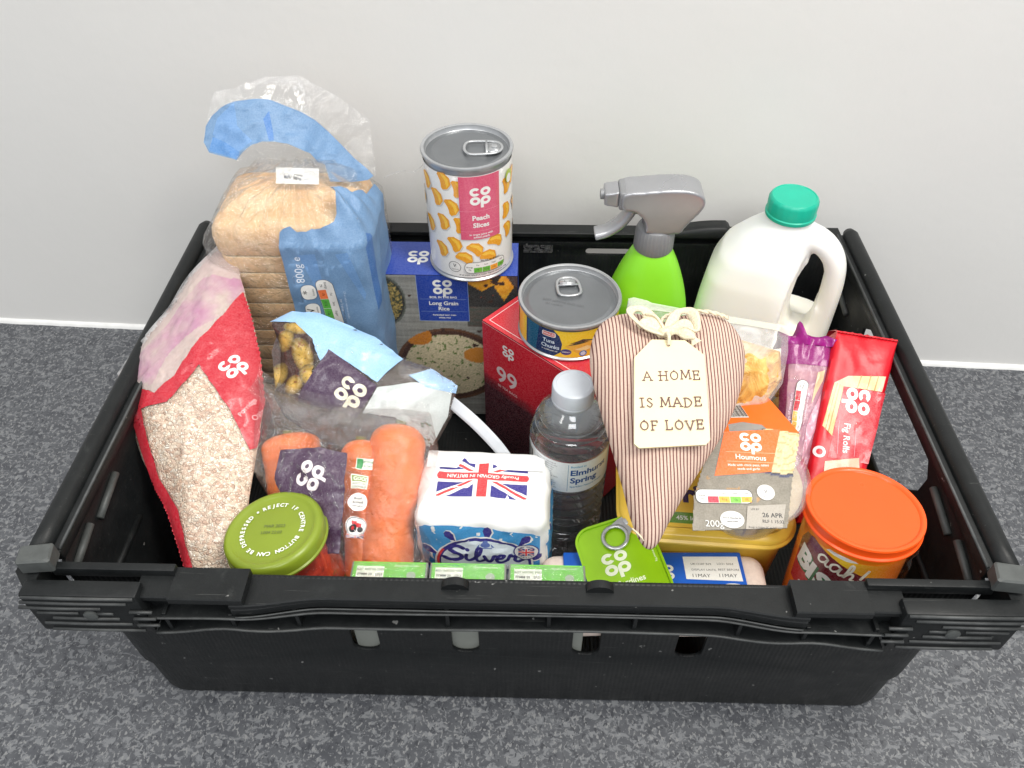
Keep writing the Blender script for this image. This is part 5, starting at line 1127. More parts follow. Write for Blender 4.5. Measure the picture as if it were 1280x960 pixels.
def make_sugar():
    t = thing('sugar_bag', 'white and blue paper bag of sugar with a red and blue flag on its top', 'bag', (-.0270, .0985, .010), -.03)
    sb = SoftBox(.096, .064, .146, .0085, .0019, 45, 2, .0034); sb.build('paper_bag', 'paper_white', t)
    bl = (66, 158, 218); nv = (44, 36, 130); red = (222, 54, 58); p = Print()
    # front, x -48..48, y 0..146
    p.poly([(-45.5, 2), (43, 2), (43, 129), (38, 133), (20, 136), (0, 137), (-18, 139.5), (-40, 139), (-45.5, 134)], bl)
    p.poly([(-45.5, 60), (43, 60), (43, 100), (20, 108), (-30, 110), (-45.5, 96)], (52, 142, 210))
    def drop(x, y, rot, L=14, w_=4):
        f = p.tf(x, y, rot); o = [(0, -L*.6), (w_*.5, -L*.1), (w_*.85, L*.2), (w_*.6, L*.45), (0, L*.55), (-w_*.6, L*.45), (-w_*.85, L*.2), (-w_*.5, -L*.1)]
        p.poly([f(a*1.18+.7, b*1.08) for a, b in o], WHITE); p.poly([f(a, b) for a, b in o], nv)
    for x, y, r in ((-22, 127, .45), (4.5, 130, -.05), (31, 124, -.55), (-38, 108, 1.0), (38, 103, -1.1), (-40, 86, 1.3)): drop(x, y, r)
    p.build('front_print', sb.front(), t, 'print_paper', 4, .25); p = Print()
    p.ell(1.5, 88, 37, 32, WHITE, 40); p.ell(1.5, 88, 35.6, 30.6, nv, 40); p.ell(2.0, 87.2, 33, 28.6, (228, 240, 246), 40)
    p.poly(ellipse(1.5, 88, 35.6, 30.6, 12, 2.6, 3.3)+ellipse(1.5, 88, 33.5, 28.8, 12, 2.6, 3.3)[::-1], red)
    p.ell(3, 111.5, 3.6, 3, (96, 120, 190)); p.ell(3, 114.8, 1.9, 1.5, (96, 120, 190)); p.poly([(-3.6, 109), (-1, 113), (-1.6, 109)], (96, 120, 190)); p.poly([(9.6, 109), (7, 113), (7.6, 109)], (96, 120, 190)); p.rect(-2, 107.4, 8, 108.4, (96, 120, 190))
    
    # script word
    k = 1.2
    def sc1(pts, wd=2.7): p.stroke([(a*k, b*k*.92) for a, b in pts], wd, nv, at=(-28, 91))
    sc1([(12, 13), (8.5, 15.2), (5, 14), (4, 11), (7, 8.4), (10.5, 6), (10.4, 2.4), (6.5, .4), (2, 1.2), (-.4, 3.4)], 3.6)
    sc1([(14, 7.6), (13.6, 2.6), (15.5, .6), (18.5, 3)]); p.ell(-28+14.6*k, 91+11.2*k, 1.7, 1.7, nv)
    sc1([(18.5, 3), (22, 9), (23.2, 14.6), (21.2, 15), (20, 9), (20.2, 3), (22.5, .5), (25.5, 3.2)])
    sc1([(25, 7.6), (26.6, 3), (28, .8), (30, 4), (31.2, 8), (33.2, 6.6)]); sc1([(32.6, 4.6), (36, 5.4), (37.4, 7.6), (35.2, 8.4), (33, 5.6), (33.2, 2), (36, .4), (39.5, 2.6)])
    sc1([(39.5, 2.4), (41.2, 8), (42, 6.2), (44.4, 6.2), (44, 2.4), (46, .6), (49, 3)])
    p.text('Spoon', 5, 80, 15, nv, .04, 0, 'C', .15)
    p.build('round_emblem', lambda x, y, h: sb.front()(x, y+8, h), t, 'print_paper', 4, .45)
    p = Print(); p.ring(33, 110, 9.4, 9.4, 1, nv, 30); p.ell(33, 110, 8.6, 8.6, WHITE); p.flag(33, 110, 11.5, 8.2, nv, red); p.arc('HOME GROWN', 33, 110, 6.6, math.radians(150), math.radians(30), 2, nv, .02); p.arc('QUALITY', 33, 110, 6.4, math.radians(215), math.radians(325), 2, nv, .02)
    p.build('badge', lambda x, y, h: sb.front()(x, y+2, h), t, 'print_paper', 4, .9)
    p = Print(); p.flag(-1, 4.5, 66, 37, nv, red)
    p.rect(-35, 1.4, 33, 7.6, red, 2.8); p.text('Proudly GROWN IN BRITAIN', -1, 4.5, 4.2, WHITE, .02, PI)
    p.ell(4, 27, 6, 2.2, (222, 64, 66)); p.text('Silver Spoon', -20, 27.5, 4, (90, 130, 200), .02, PI)
    p.build('top_print', sb.top(), t, 'print_paper', 4, .25)
    for S_, sg in ((sb.right(), 1), (sb.left(), -1)):
        p = Print(); p.poly([(-29, 2), (29, 2), (29, 128), (14, 132), (-8, 120), (-29, 130)], bl)
        for x, y, r in ((-12, 112, .5), (10, 100, -.7), (-18, 88, 1.1), (16, 72, -1.2)): drop(x, y, r, 13, 3.6)
        p.text('Granulated', 0, 50, 9, (220, 60, 60), .02, .2); p.build('side_print', S_, t, 'print_paper', 5, .25)
    # folded flap edge along the back of the top
    V = []; F = []; n = 40
    for i in range(n+1):
        x = -.044+.088*i/n
        for y, z in ((.0295, .1415), (.0275, .1492+.0012*noise.noise(Vector((x*70, 0, 1)))), (.0225, .1497), (.012, .1488+.0008*noise.noise(Vector((x*50, 3, 1))))): V.append((x, y, z))
    for i in range(n):
        for k in range(3): a = i*4+k; F.append((a, a+1, a+5, a+4))
    fromdata('folded_flap', V, F, 'paper_white', t)
simple('paper_white', (240, 240, 238), .55, 50, .2, .001, .02)
make_sugar()
# ================================================================== heart
def make_heart():
    g = G['heart']; t = thing('heart_cushion', 'striped fabric heart with a cream tag reading A HOME IS MADE OF LOVE', 'heart ornament', frame=g)
    xs = [q[0] for q in g['out_']]; cx = (max(xs)+min(xs))/2; ys = [q[1] for q in g['out_']]; cy = min(ys)+(max(ys)-min(ys))*.60
    out = [(p.x, p.y) for p in catmull([(a, b, 0) for a, b in g['out_']], 4, True)]
    def pk(x, y):
        d = math.hypot(x-g['knot'][0][0], (y-g['knot'][0][1]-6)*.8); return -7*math.exp(-(d/13)**2)+.5*fbm(x*.06, y*.06, 4)
    pl = Pillow(out, 21, 2.0, .5, 0, .05, 0, (cx, cy), pk); pl.build('cushion', 'ticking_stripe', t, 40, 260, back=.95)
    # crumpled hanging strap behind the tag, tag tied on
    tg = g['tag']; zt = max(pl.H(x, y) for x, y in tg+[(sum(q[0] for q in tg)/8, sum(q[1] for q in tg)/8)])+.4; tc = (sum(q[0] for q in tg)/8, sum(q[1] for q in tg)/8)
    bm = bmesh.new(); h = g['hole'][0]; hole = ellipse(h[0], h[1], 1.1, 1.1, 12)
    tl = Matrix.Translation((0, 0, 0)); prism_bm(bm, [[(a*.001, b*.001) for a, b in tg], [(a*.001, b*.001) for a, b in hole]], zt*.001, (zt+2.6)*.001)
    for v in bm.verts: v.co.z += (v.co.y*1000-tc[1])*-.00001*3
    bmesh.ops.bevel(bm, geom=[e for e in bm.edges if e.calc_face_angle(0) > .8], offset=.0005, segments=2, affect='EDGES')
    tagp = frombm('hanging_tag', bm, 'tag_wood', t, True, .6)
    St = lambda x, y, hh: Vector((x*.001, y*.001, (zt+2.6+hh)*.001+(y-tc[1])*-.00003))
    ink = (92, 44, 34); p = Print()
    LET = {'A': [[(0, 0), (.42, 1), (.84, 0)], [(.15, .36), (.7, .36)], [(-.12, 0), (.14, 0)], [(.7, 0), (.98, 0)]],
           'H': [[(.08, 0), (.08, 1)], [(.72, 0), (.72, 1)], [(-.15, .55), (.72, .52)], [(-.06, 0), (.22, 0)], [(.58, 0), (.86, 0)], [(-.06, 1), (.2, 1)], [(.6, 1), (.86, 1)]],
           'O': ['o'], 'M': [[(.02, 0), (.1, 1), (.46, .12), (.84, 1), (.92, 0)], [(-.1, 0), (.14, 0)], [(.8, 0), (1.04, 0)], [(0, 1), (.14, 1)], [(.8, 1), (.94, 1)]],
           'E': [[(.08, 0), (.08, 1)], [(-.04, 1), (.62, 1), (.62, .82)], [(-.04, 0), (.64, 0), (.64, .2)], [(.08, .55), (.5, .55)], [(.5, .43), (.5, .67)]],
           'I': [[(.2, 0), (.2, 1)], [(0, 0), (.4, 0)], [(0, 1), (.4, 1)]], 'S': ['s'],
           'D': ['d', [(-.04, 0), (.2, 0)], [(-.04, 1), (.2, 1)]], 'F': [[(.08, 0), (.08, 1)], [(-.04, 1), (.6, 1), (.6, .82)], [(.08, .52), (.46, .52)], [(-.06, 0), (.22, 0)]],
           'L': [[(.08, 0), (.08, 1)], [(-.04, 1), (.2, 1)], [(-.04, 0), (.6, 0), (.6, .22)]], 'V': [[(0, 1), (.38, 0), (.76, 1)], [(-.12, 1), (.12, 1)], [(.64, 1), (.9, 1)]]}
    WD = {'A': .84, 'H': .8, 'O': .84, 'M': .95, 'E': .64, 'I': .4, 'S': .56, 'D': .78, 'F': .6, 'L': .6, 'V': .78}
    def line(s, at, size, rot=.02, wd=.78):
        tot = sum((WD[c] if c != ' ' else .25)+.33 for c in s)-.33; x = -tot/2
        for j, c in enumerate(s):
            if c == ' ': x += .25+.33; continue
            jy = (.06*math.sin(j*2.1+len(s)))*size
            for st in LET[c]:
                if st == 'o': p.stroke([(x*size+.42*size+.38*size*math.cos(a*PI/6), .5*size+.46*size*math.sin(a*PI/6)+jy) for a in range(12)], wd, ink, True, True, rot, at); p.stroke([(x*size+.42*size, .93*size+jy), (x*size+.44*size, 1.08*size+jy)], wd, ink, False, False, rot, at)
                elif st == 's': p.stroke([(x*size+a*size, b*size+jy) for a, b in ((.52, .84), (.28, 1), (.06, .8), (.28, .54), (.52, .3), (.3, 0), (0, .18))], wd, ink, False, True, rot, at)
                elif st == 'd': p.stroke([(x*size+a*size, b*size+jy) for a, b in ((.08, 0), (.45, .06), (.76, .5), (.45, .94), (.08, 1))], wd, ink, False, True, rot, at); p.stroke([(x*size+.08*size, jy), (x*size+.08*size, size+jy)], wd, ink, False, False, rot, at)
                else: p.stroke([(x*size+a*size, b*size+jy) for a, b in st], wd, ink, False, False, rot, at)
            x += WD[c]+.33
    sz = 6.2
    for s, k in (('A HOME', 't1'), ('IS MADE', 't2'), ('OF LOVE', 't3')): q = g[k][0]; line(s, (q[0], q[1]-sz/2), sz)
    pr = p.build('tag_lettering', St, tagp, 'print_paper', None, .08)
    # bow of cotton tape and the hanging cord
    def Z(q, e): return Vector((q[0], q[1], pl.H(*q)+e))*.001
    kx, ky = g['knot'][0]
    for k, lf in (('loopL', 1), ('loopR', -1)):
        pts = [Vector((q[0], q[1], max(pl.H(*q), 8)+e))*.001 for q, e in zip(g[k], (6, 7, 9, 8, 7, 6, 6))]; pts = catmull(pts, 7)
        tube('bow_loop', pts, [(.0032+.0010*math.sin(i*.5), .0012) for i in range(len(pts))], 'cotton_cord', t, 10)
    tails = [[(0, 0, 6), (-6, 3, 7), (-13, 7, 6), (-18, 5, 4)], [(0, 0, 6), (8, 0, 8), (16, -4, 7), (20, -10, 4)], [(0, 0, 7), (10, 5, 8), (17, 2, 7), (15, -7, 6)], [(0, 0, 6), (-8, 10, 8), (-12, 14, 6), (-5, 12, 8), (1, 2, 7)]]
    for j, tl_ in enumerate(tails):
        pts = catmull([Vector((kx+a, ky+b, max(pl.H(kx+a, ky+b), 9)+c))*.001 for a, b, c in tl_], 7)
        tube('bow_tail' if j < 2 else 'bow_loop', pts, [(.0034+.0012*math.sin(i*.6+j), .0011) for i in range(len(pts))], 'cotton_cord', t, 10)
    tube('knot', catmull([Z((kx-2, ky+1), 6), Z((kx, ky-1), 9), Z((kx+3, ky+1), 7)], 5), .0034, 'cotton_cord', t, 12)
    tube('tag_string', catmull([Z((kx, ky), 8), Vector((kx+1, ky-6, zt+5))*.001, Vector((h[0], h[1], zt+2.4))*.001], 6), .0013, 'cotton_cord', t, 8)
    # twisted hanging cord
    pts = catmull([Vector((q[0], q[1], max(pl.H(*q), 2)+5))*.001 for q in g['cord']], 12)
    for ph in (0, PI):
        tw = []
        for i, q in enumerate(pts):
            a = i*.8+ph; tw.append(q+Vector((0, math.cos(a), math.sin(a)))*.0007)
        tube('cord', tw, .0010, 'cotton_cord', t, 8)
    # seam down the middle of the tip
    q0, q1 = g['out_'][1], g['out_'][2]; tip = g['out_'][0]
    tube('tip_seam', catmull([Vector((tip[0]+2, tip[1]+1, 3))*.001, Z((tip[0]-3, tip[1]+7), .3), Z((tip[0]-7, tip[1]+12), .2)], 5), .0007, 'cotton_cord', t, 6)
# ================================================================== tins, tubs, cartons at the right
def make_sardine_tin():
    g = G['tin']; t = thing('sardine_tin', 'flat lime green sardine tin with a ring pull, under the heart tip', 'tin', frame=g)
    a0 = g['out_'][0]; gr = (146, 196, 20)
    W2, Hh, r = 28.5, 72, 13; tip = g['out_'][3]; tl = g['out_'][1]
    # rounded rectangle aligned to the right edge direction
    ra, rb = g['out_'][3], g['out_'][6]; d = Vector((rb[0]-ra[0], rb[1]-ra[1])).normalized(); rot = math.atan2(-d.x, d.y)+PI
    topr = Vector(ra); ux = Vector((math.cos(rot), math.sin(rot))); uy = Vector((-ux.y, ux.x))
    cen = topr-ux*(W2-3.5)-uy*(Hh/2-1)
    def X(x, y): q = cen+ux*x+uy*y; return (q.x, q.y)
    def solid(name, ins, z0, z1, mat):
        bm = bmesh.new(); L = [X(a, b) for a, b in rrect(-W2+ins, W2-ins, -Hh/2+ins, Hh/2-ins, r-ins, 8)]; prism_bm(bm, [[(a*.001, b*.001) for a, b in L]], z0*.001, z1*.001)
        bmesh.ops.bevel(bm, geom=[e for e in bm.edges if e.calc_face_angle(0) > 1.2], offset=.0006, segments=2, affect='EDGES'); return frombm(name, bm, mat, t, True, .6)
    solid('tin_body', 1.2, -14, -.8, 'sardine_green'); 
    bm = bmesh.new(); o = [X(a, b) for a, b in rrect(-W2, W2, -Hh/2, Hh/2, r, 8)]; i_ = [X(a, b) for a, b in rrect(-W2+1.8, W2-1.8, -Hh/2+1.8, Hh/2-1.8, r-1.8, 8)]
    prism_bm(bm, [[(a*.001, b*.001) for a, b in o], [(a*.001, b*.001) for a, b in i_]], -.0016, .0006); bmesh.ops.bevel(bm, geom=[e for e in bm.edges if e.calc_face_angle(0) > 1.2], offset=.0005, segments=2, affect='EDGES'); frombm('seamed_rim', bm, 'sardine_green', t, True, .6)
    q = g['ring'][0]; rv = g['riv'][0]; an = math.atan2(rv[1]-q[1], rv[0]-q[0]); M = Matrix.Translation(((q[0]+rv[0])/2*.001, (q[1]+rv[1])/2*.001, .0012)) @ Matrix.Rotation(an, 4, 'Z')
    pts = [Vector((-.0085+.0090*math.cos(a*PI/10), .0090*math.sin(a*PI/10), .0006)) for a in range(20)]; V, F = tube_data(pts, [(.0015, .0010)]*20, 8, True); V = [M @ v for v in V]
    rp = fromdata('ring_pull', V, F, 'tin_metal', t); bm = bmesh.new(); prism_bm(bm, [[(-.002, .0078), (.004, .0066), (.0105, .0040), (.0125, 0), (.0105, -.0040), (.004, -.0066), (-.002, -.0078), (.0012, -.004), (.002, 0), (.0012, .004)]], .0002, .0014, M); frombm('tab', bm, 'tin_metal', rp)
    lathe('rivet', [(.0030, 0), (.0030, .0008), (.0016, .0012)], 'tin_metal', rp, 18, M @ Matrix.Translation((.0072, 0, .0014)))
    p = Print(); q = g['logo'][0]; p.logo(q[0], q[1], 19, (236, 244, 214), rot-.0); q = g['txt'][0]; p.text('Sardines', q[0]-3, q[1], 6, (232, 242, 206), .02, rot); q2 = X(6, -Hh/2+7); p.ell(q2[0], q2[1], 10, 4.5, (240, 130, 40)); 
    q3 = X(3, Hh/2-6); p.text('PULL RING SLOWLY', q3[0], q3[1], 1.9, (70, 100, 10), 0, rot+.1); q4 = X(W2-5, 6); p.text('Net weight 120g drained 90g', q4[0], q4[1], 2, (220, 232, 180), .01, rot-PI/2)
    p.build('lid_print', S_flat(-.0008), t, 'print_tin', 12, .12)
simple('sardine_green', (146, 196, 20), .25, 60, .05, .0005, .03, Metallic=.25)
make_sardine_tin()
make_heart()
def make_egg_box():
    g = G['egg']; t = thing('egg_box', 'pale egg box in a blue card sleeve with white date label', 'egg box', frame=g)
    o = g['out_']; x0, x1 = o[0][0]-70, o[1][0]; yt = (o[0][1]+o[1][1])/2; yb = yt-46
    sb = SoftBox((x1-x0)*.001+.034, 0.058, .032, .012, .0006, 40, 3); m = sb.build('box_base', 'egg_pulp', t, 26)
    for v in m.data.vertices: v.co += Vector(((x0+x1)/2*.001, (yt-25)*.001, -.0345))
    box('sleeve', x0*.001, x1*.001, yb*.001, yt*.001, -.030, 0, .0012, 'sleeve_blue', t)
    S = S_flat(0); p = Print(); p.poly(g['lab'], (238, 238, 234)); l = g['lab']; a, b = l[0]; 
    for i, (s1, s2) in enumerate((('UK12389 B29', 'LD21 5054'), ('DISPLAY UNTIL', 'BEST BEFORE'), ('11MAY', '11MAY'))):
        y = b-6.5-i*5.2; sz = (2.5, 2.5, 4.2)[i]; p.text(s1, a+5, y, sz, (40, 40, 44), .0, -.02, 'L', sx=1.05); p.text(s2, a+24, y, sz, (40, 40, 44), .0, -.02, 'L', sx=1.05)
    p.ell(l[2][0]-8, l[2][1]-6, 9, 4.2, WHITE); p.text('British', l[2][0]-8, l[2][1]-4.6, 3, (20, 50, 130), .02)
    p.logo(a-15, b-14, 14, WHITE)
    p.build('sleeve_print', S, t, lift=.15)
simple('sleeve_blue', (28, 94, 196), .35, 60, .05, .0005, .04)
make_egg_box()
def make_spread_tub():
    t = thing('spread_tub', 'yellow lidded margarine tub lying beneath the houmous pot', 'tub', (.1400, .1120, .0100), -.06)
    def rr(name, spec, mat, n=9):
        V = []; F = []; m = 0
        for ins, z in spec:
            L = rrect(-.066+ins, .066-ins, -.046+ins, .046-ins, .026-ins, n); m = len(L); V += [(x, y, z) for x, y in L]
        for i in range(len(spec)-1):
            for k in range(m): F.append((i*m+k, i*m+(k+1) % m, (i+1)*m+(k+1) % m, (i+1)*m+k))
        F += [tuple(range(m-1, -1, -1)), tuple(range((len(spec)-1)*m, len(spec)*m))]; o = fromdata(name, V, F, mat, t); o.data.set_sharp_from_angle(angle=.8); return o
    z = .1290
    rr('tub', [(.012, 0), (.0100, .003), (.0045, z-.010), (.0045, z-.006)], 'yellow_lid'); rr('lid', [(.0006, z-.0100), (-.0005, z-.0090), (-.0005, z-.0075), (.0012, z-.0060), (.0012, z-.0030), (.0030, z-.0012), (.0062, z-.0004), (.0075, z), (.0090, z-.0012), (.0105, z-.0030), (.0140, z-.0030)], 'yellow_lid')
    p = Print(); gr = (96, 150, 50); p.rect(-48, -32, 50, -22, gr, 3); p.text('45% less saturated fat', 0, -27, 5.2, WHITE, .02); p.text('Original', 0, -4, 22, (52, 42, 90), .05); p.ell(-20, 16, 16, 9, (250, 222, 90)); p.build('lid_print', S_top(z-.0030), t, 'print_gloss', lift=.15)
make_spread_tub()
def make_houmous():
    g = G['hou']; t = thing('houmous_pot', 'clear houmous pot in a grey and orange card sleeve, propped on the yellow tub', 'food pot', frame=g)
    c = g['potc'][0]; rx = abs(g['potr'][0][0]-c[0]); cy = c[1]; R_ = 34.5
    M = Matrix.Translation(((c[0])*.001, cy*.001, -.0490))
    lathe('pot', [(R_*.82*.001, 0), (R_*.86*.001, .001), (R_*.955*.001, .040), (R_*.965*.001, .0415)], 'film_pot', t, 64, M); lathe('houmous', [(R_*.80*.001, .001), (R_*.83*.001, .002), (R_*.92*.001, .036), (.001, .0362)], 'houmous', t, 64, M)
    lathe('lid', [(R_*.965*.001, .0405), (R_*1.0*.001, .041), (R_*1.01*.001, .0425), (R_*1.0*.001, .0455), (R_*.975*.001, .0465), (R_*.95*.001, .0455), (R_*.92*.001, .0450), (.001, .0450)], 'film_pot', t, 72, M)
    f = g['front']; fz = 0
    # card sleeve: front sheet, folded top sheet going back
    xl, xr = f[0][0], f[2][0]; yt = (f[0][1]+f[2][1])/2; bm = bmesh.new()
    prism_bm(bm, [[(a*.001, b*.001) for a, b in f]], -.0010, 0); frombm('sleeve_front', bm, 'card_grey', t)
    TL, TR = Vector((f[0][0], f[0][1], 0)), Vector((f[2][0], f[2][1], 0))
    back = Vector((0, 44, -26)); bl = TL+back+Vector((-4, 0, 0)); br = TR+back+Vector((-10, 0, 0)); win = [(.16, .06), (.66, .05), (.62, .24), (.40, .32), (.20, .26)]
    def Ss(u_, v_, h=0): a = TL.lerp(TR, u_); b = bl.lerp(br, u_); q = a.lerp(b, v_); return (q+Vector((0, h, 0)))*.001
    bm = bmesh.new(); loops = [[(0, 0), (1, 0), (1, .94), (.97, 1), (.03, 1), (0, .94)], win]; tris = tessellate_polygon([[Vector((*q, 0)) for q in L] for L in loops]); fl = [q for L in loops for q in L]
    hi = [bm.verts.new(Ss(a, b, .0)) for a, b in fl]; lo = [bm.verts.new(Ss(a, b, -.5)) for a, b in fl]
    for tr in tris: bm.faces.new([hi[i] for i in tr]); bm.faces.new([lo[i] for i in tr][::-1])
    bm.normal_update(); frombm('sleeve_top', bm, 'card_orange', t)
    p = Print(); S0 = lambda x, y, h: Ss(x/100, y/100, h); p.poly([(a*100, b*100) for a, b in win], (190, 188, 184)); p.build('window_film', S0, t, 'print_sheer', lift=-.2); p = Print()
    p.barcode(12, 42, 52, 92); p.build('barcode', S0, t, lift=.3)
    p = Print(); tx = fbm
    X0 = min(q[0] for q in f); X1 = max(q[0] for q in f); Y0 = min(q[1] for q in f); Y1 = max(q[1] for q in f)
    def ins(x, y):
        r = False; n = len(f)
        for i in range(n):
            (ax, ay), (bx, by) = f[i], f[(i+1) % n]
            if (ay > y) != (by > y) and x < (bx-ax)*(y-ay)/(by-ay)+ax: r = not r
        return r
    bw = g['bowl'][0]
    def photo(x, y):
        k = fbm(x*.16, y*.16, 2); c = (128+12*k, 121+12*k, 107+12*k)
        d = math.hypot((x-bw[0])/26, (y-bw[1]+2)/20)
        if d < 1: c = (56, 60, 92) if d > .93 else (34, 32, 38) if d > .88 else (224+26*fbm(x*.4, y*.4, 7), 202+26*fbm(x*.4, y*.4, 7), 150+24*fbm(x*.4, y*.4, 7))
        if d < .82 and math.sin(d*26+fbm(x*.1, y*.1)*2) > .8: c = (188, 164, 112)
        if y > Y1-12 and x < X0+30 and k > .3: c = (96, 82, 60)
        if fbm(x*.13, y*.13, 50) > .62 and y < Y0+50: c = (170, 130, 80)
        return tuple(max(5, min(250, v)) for v in c)
    p.img(X0, Y0, X1, Y1, 70, 66, photo, ins); p.build('front_picture', S_flat(0), t, lift=.15)
    p = Print(); og = (238, 106, 20); p.poly(g['orange'], og); q = g['logo'][0]; p.logo(q[0], q[1], 15, WHITE, -.03); q = g['t1'][0]; p.text('Houmous', q[0], q[1]-1.2, 5.4, WHITE, .01, -.03); p.rect(q[0]-17, q[1]+2.2, q[0]+18, q[1]+2.5, (250, 190, 150)); p.rect(q[0]-17, q[1]-5.0, q[0]+18, q[1]-4.7, (250, 190, 150)); q = g['t2'][0]; p.text('Made with chick peas, tahini', q[0], q[1]-1.0, 2.5, WHITE, .01, .03); p.text('seeds and garlic', q[0], q[1]-3.8, 2.5, WHITE, .01, .03)
    q = g['nut'][0]; Gg, O_, Rr = (120, 196, 60), (244, 172, 50), (208, 40, 66); p.nutri(q[0], q[1], 38, 9.5, [Rr, O_, Gg, O_], .03)
    q = g['vee'][0]; p.ell(q[0], q[1], 6, 5.6, WHITE); p.ring(q[0], q[1], 5.5, 5.1, .25, BLACK); p.text('V', q[0], q[1]+1, 5, BLACK, 0); p.text('Vegetarian', q[0], q[1]-2.6, 1.5, BLACK, 0)
    q = g['ss'][0]; p.ell(q[0], q[1], 8, 6, WHITE, 30); p.ring(q[0], q[1], 7.5, 5.5, .25, BLACK); p.text('Food Standards', q[0], q[1]+1.2, 1.9, BLACK, .03); p.text('approved', q[0], q[1]-1.2, 1.9, BLACK, .03); q = g['g'][0]; p.text('200g', q[0]+3, q[1]+3.5, 6.5, (222, 222, 218), .0)
    l = g['lab']; p.poly(l, (168, 160, 148)); p.text('USE BY', l[0][0]+2, l[0][1]-2.2, 1.8, BLACK, .01, 0, 'L'); p.text('26 APR', (l[0][0]+l[1][0])/2+3, l[0][1]-6, 4.4, BLACK, .02); p.text('RLF 1 15:32', (l[0][0]+l[1][0])/2+3, l[0][1]-10.4, 3, BLACK, .02); p.text('Keep in fridge 0C to 5C', l[3][0]+2, l[3][1]+1.6, 1.9, BLACK, .01, 0, 'L')
    p.build('front_print', S_flat(0), t, lift=.5)
simple('card_grey', (134, 128, 118), .5); simple('card_orange', (238, 110, 24), .42, 60, .05, .0005, .03)
make_houmous()
def make_gravy():
    t = thing('gravy_tub', 'orange and yellow gravy granules tub with a large bright orange lid', 'tub', (.2320, .0410, .0110)); t.rotation_euler = (-.115, 0, 0)
    R, r0, H = .0392, .0335, .1775
    lathe('tub', [(r0*.9, 0), (r0, .003), (R-.0042, H-.010), (R-.0042, H-.007)], 'card_tub', t, 72)
    lathe('lid', [(R-.0010, H-.0105), (R, H-.0102), (R, H-.0090), (R-.0012, H-.0080), (R-.0012, H-.0030), (R-.0006, H-.0018), (R-.0010, H-.0006), (R-.0024, H-.0002), (R-.0036, H-.0006), (R-.0046, H-.0020), (R-.012, H-.0022), (.001, H-.0022)], 'orange_lid', t, 96)
    def S(x, y, h):
        z = y*.001; r = r0+(R-.0042-r0)*max(0, (z-.003))/(H-.013); a = x*.001/.036+ROT; return Vector(((r+h*.001)*math.sin(a), -(r+h*.001)*math.cos(a), z))
    ROT = -.42; p = Print(); c = PI*36
    p.img(-c+.5, 4, c-.5, 159, 60, 60, lambda x, y: (lambda k, m: tuple((250, 206, 40)[i]*k*m+(244, 122, 20)[i]*(1-k*m) for i in range(3)))(max(0, min(1, (y-112)/36)), max(0, min(1, 1-abs(x+4)/34))))
    p.build('label_background', S, t, 'print_gloss', 4, .2); p = Print()
    mr = (110, 18, 30); arch = [(-33, 96), (-33, 136), (-28, 146), (-20, 148.5), (0, 143), (20, 136), (27, 130), (31, 122), (33, 112), (34, 96)]
    p.poly(arch, mr); p.poly([(-33, 96), (-33, 126), (-26, 116), (-10, 112), (34, 104), (34, 96)], (196, 40, 40))
    # steam swirl and spoon shapes above
    p.poly([(-7, 150), (-9, 148), (-3, 147), (6, 146.6), (13, 148), (11, 149), (5, 150), (6, 150)], (238, 234, 226)); p.poly([(-7, 150), (-8, 149), (-3, 148.6), (0, 150)], (206, 200, 194))
    cr = (246, 240, 222); x = -9
    def sw(pts, at, k=1, wd=1.7): p.stroke([(a*k, b*k) for a, b in pts], wd, cr, at=at, rot=-.17)
    A = [(6, 6.6), (3, 7.6), (.4, 5), (.8, 1.2), (3.2, .4), (5.6, 3), (6.4, 7), (6.2, 2), (7.6, .2), (9.4, 1.6)]
    sw(A, (-13, 134.6), 1.02); sw(A, (-3.4, 132.8), 1.02); sw([(0, 1.6), (2.8, 8), (2.6, 13), (1, 13), (.8, 6), (.4, 0), (2, 4.4), (4.4, 6), (5.4, 3.6), (5, .6), (7, .6)], (6.6, 131.2), 1.02)
    sw([(2.6, 13), (.9, 4)], (16.5, 129.6), 1, 2.1); p.ell(17.0, 130.6, 1.2, 1.2, cr)
    def slab(s, x, y, size, rot):
        p.text(s, x+1.0, y-1.1, size, (24, 110, 60), .07, rot, 'L'); p.text(s, x, y, size, (246, 244, 236), .05, rot, 'L', 0, 1.0)
    for ch, xx, yy, szz in (('B', -29.5, 132, 25), ('I', -16.5, 127, 22), ('S', -10.5, 124.5, 22), ('T', 3, 121.5, 21), ('O', 15, 119.5, 21)): slab(ch, xx, yy-6, szz, -.16)
    p.text('Gravy Granules', 0, 100, 7, WHITE, .02, -.05)
    p.build('label', lambda x, y, h: S(x-8.5, y+11, h), t, 'print_gloss', 4, .4)
    # curled cellophane collar at the right
    V = []; F = []; n = 16
    for i in range(n+1):
        a = .35+.75*i/n
        for j in range(7): z = .118+.036*j/6; r = .0385+.0035*noise.noise(Vector((a*5, j*.6, 1)))+.004*(j/6)*math.sin(i/n*PI); V.append((r*math.sin(a+.7), -r*math.cos(a+.7), z))
    for i in range(n):
        for j in range(6): a = i*7+j; F.append((a, a+7, a+8, a+1))
    fromdata('film_collar', V, F, 'film_clear', t)
simple('card_tub', (244, 130, 24), .4)
make_gravy()
def biscuit(name, lab, g, W_, Hh, Dp, body, prn, corner, rot):
    t = thing(name, lab, 'biscuit packet', frame=g)
    return t
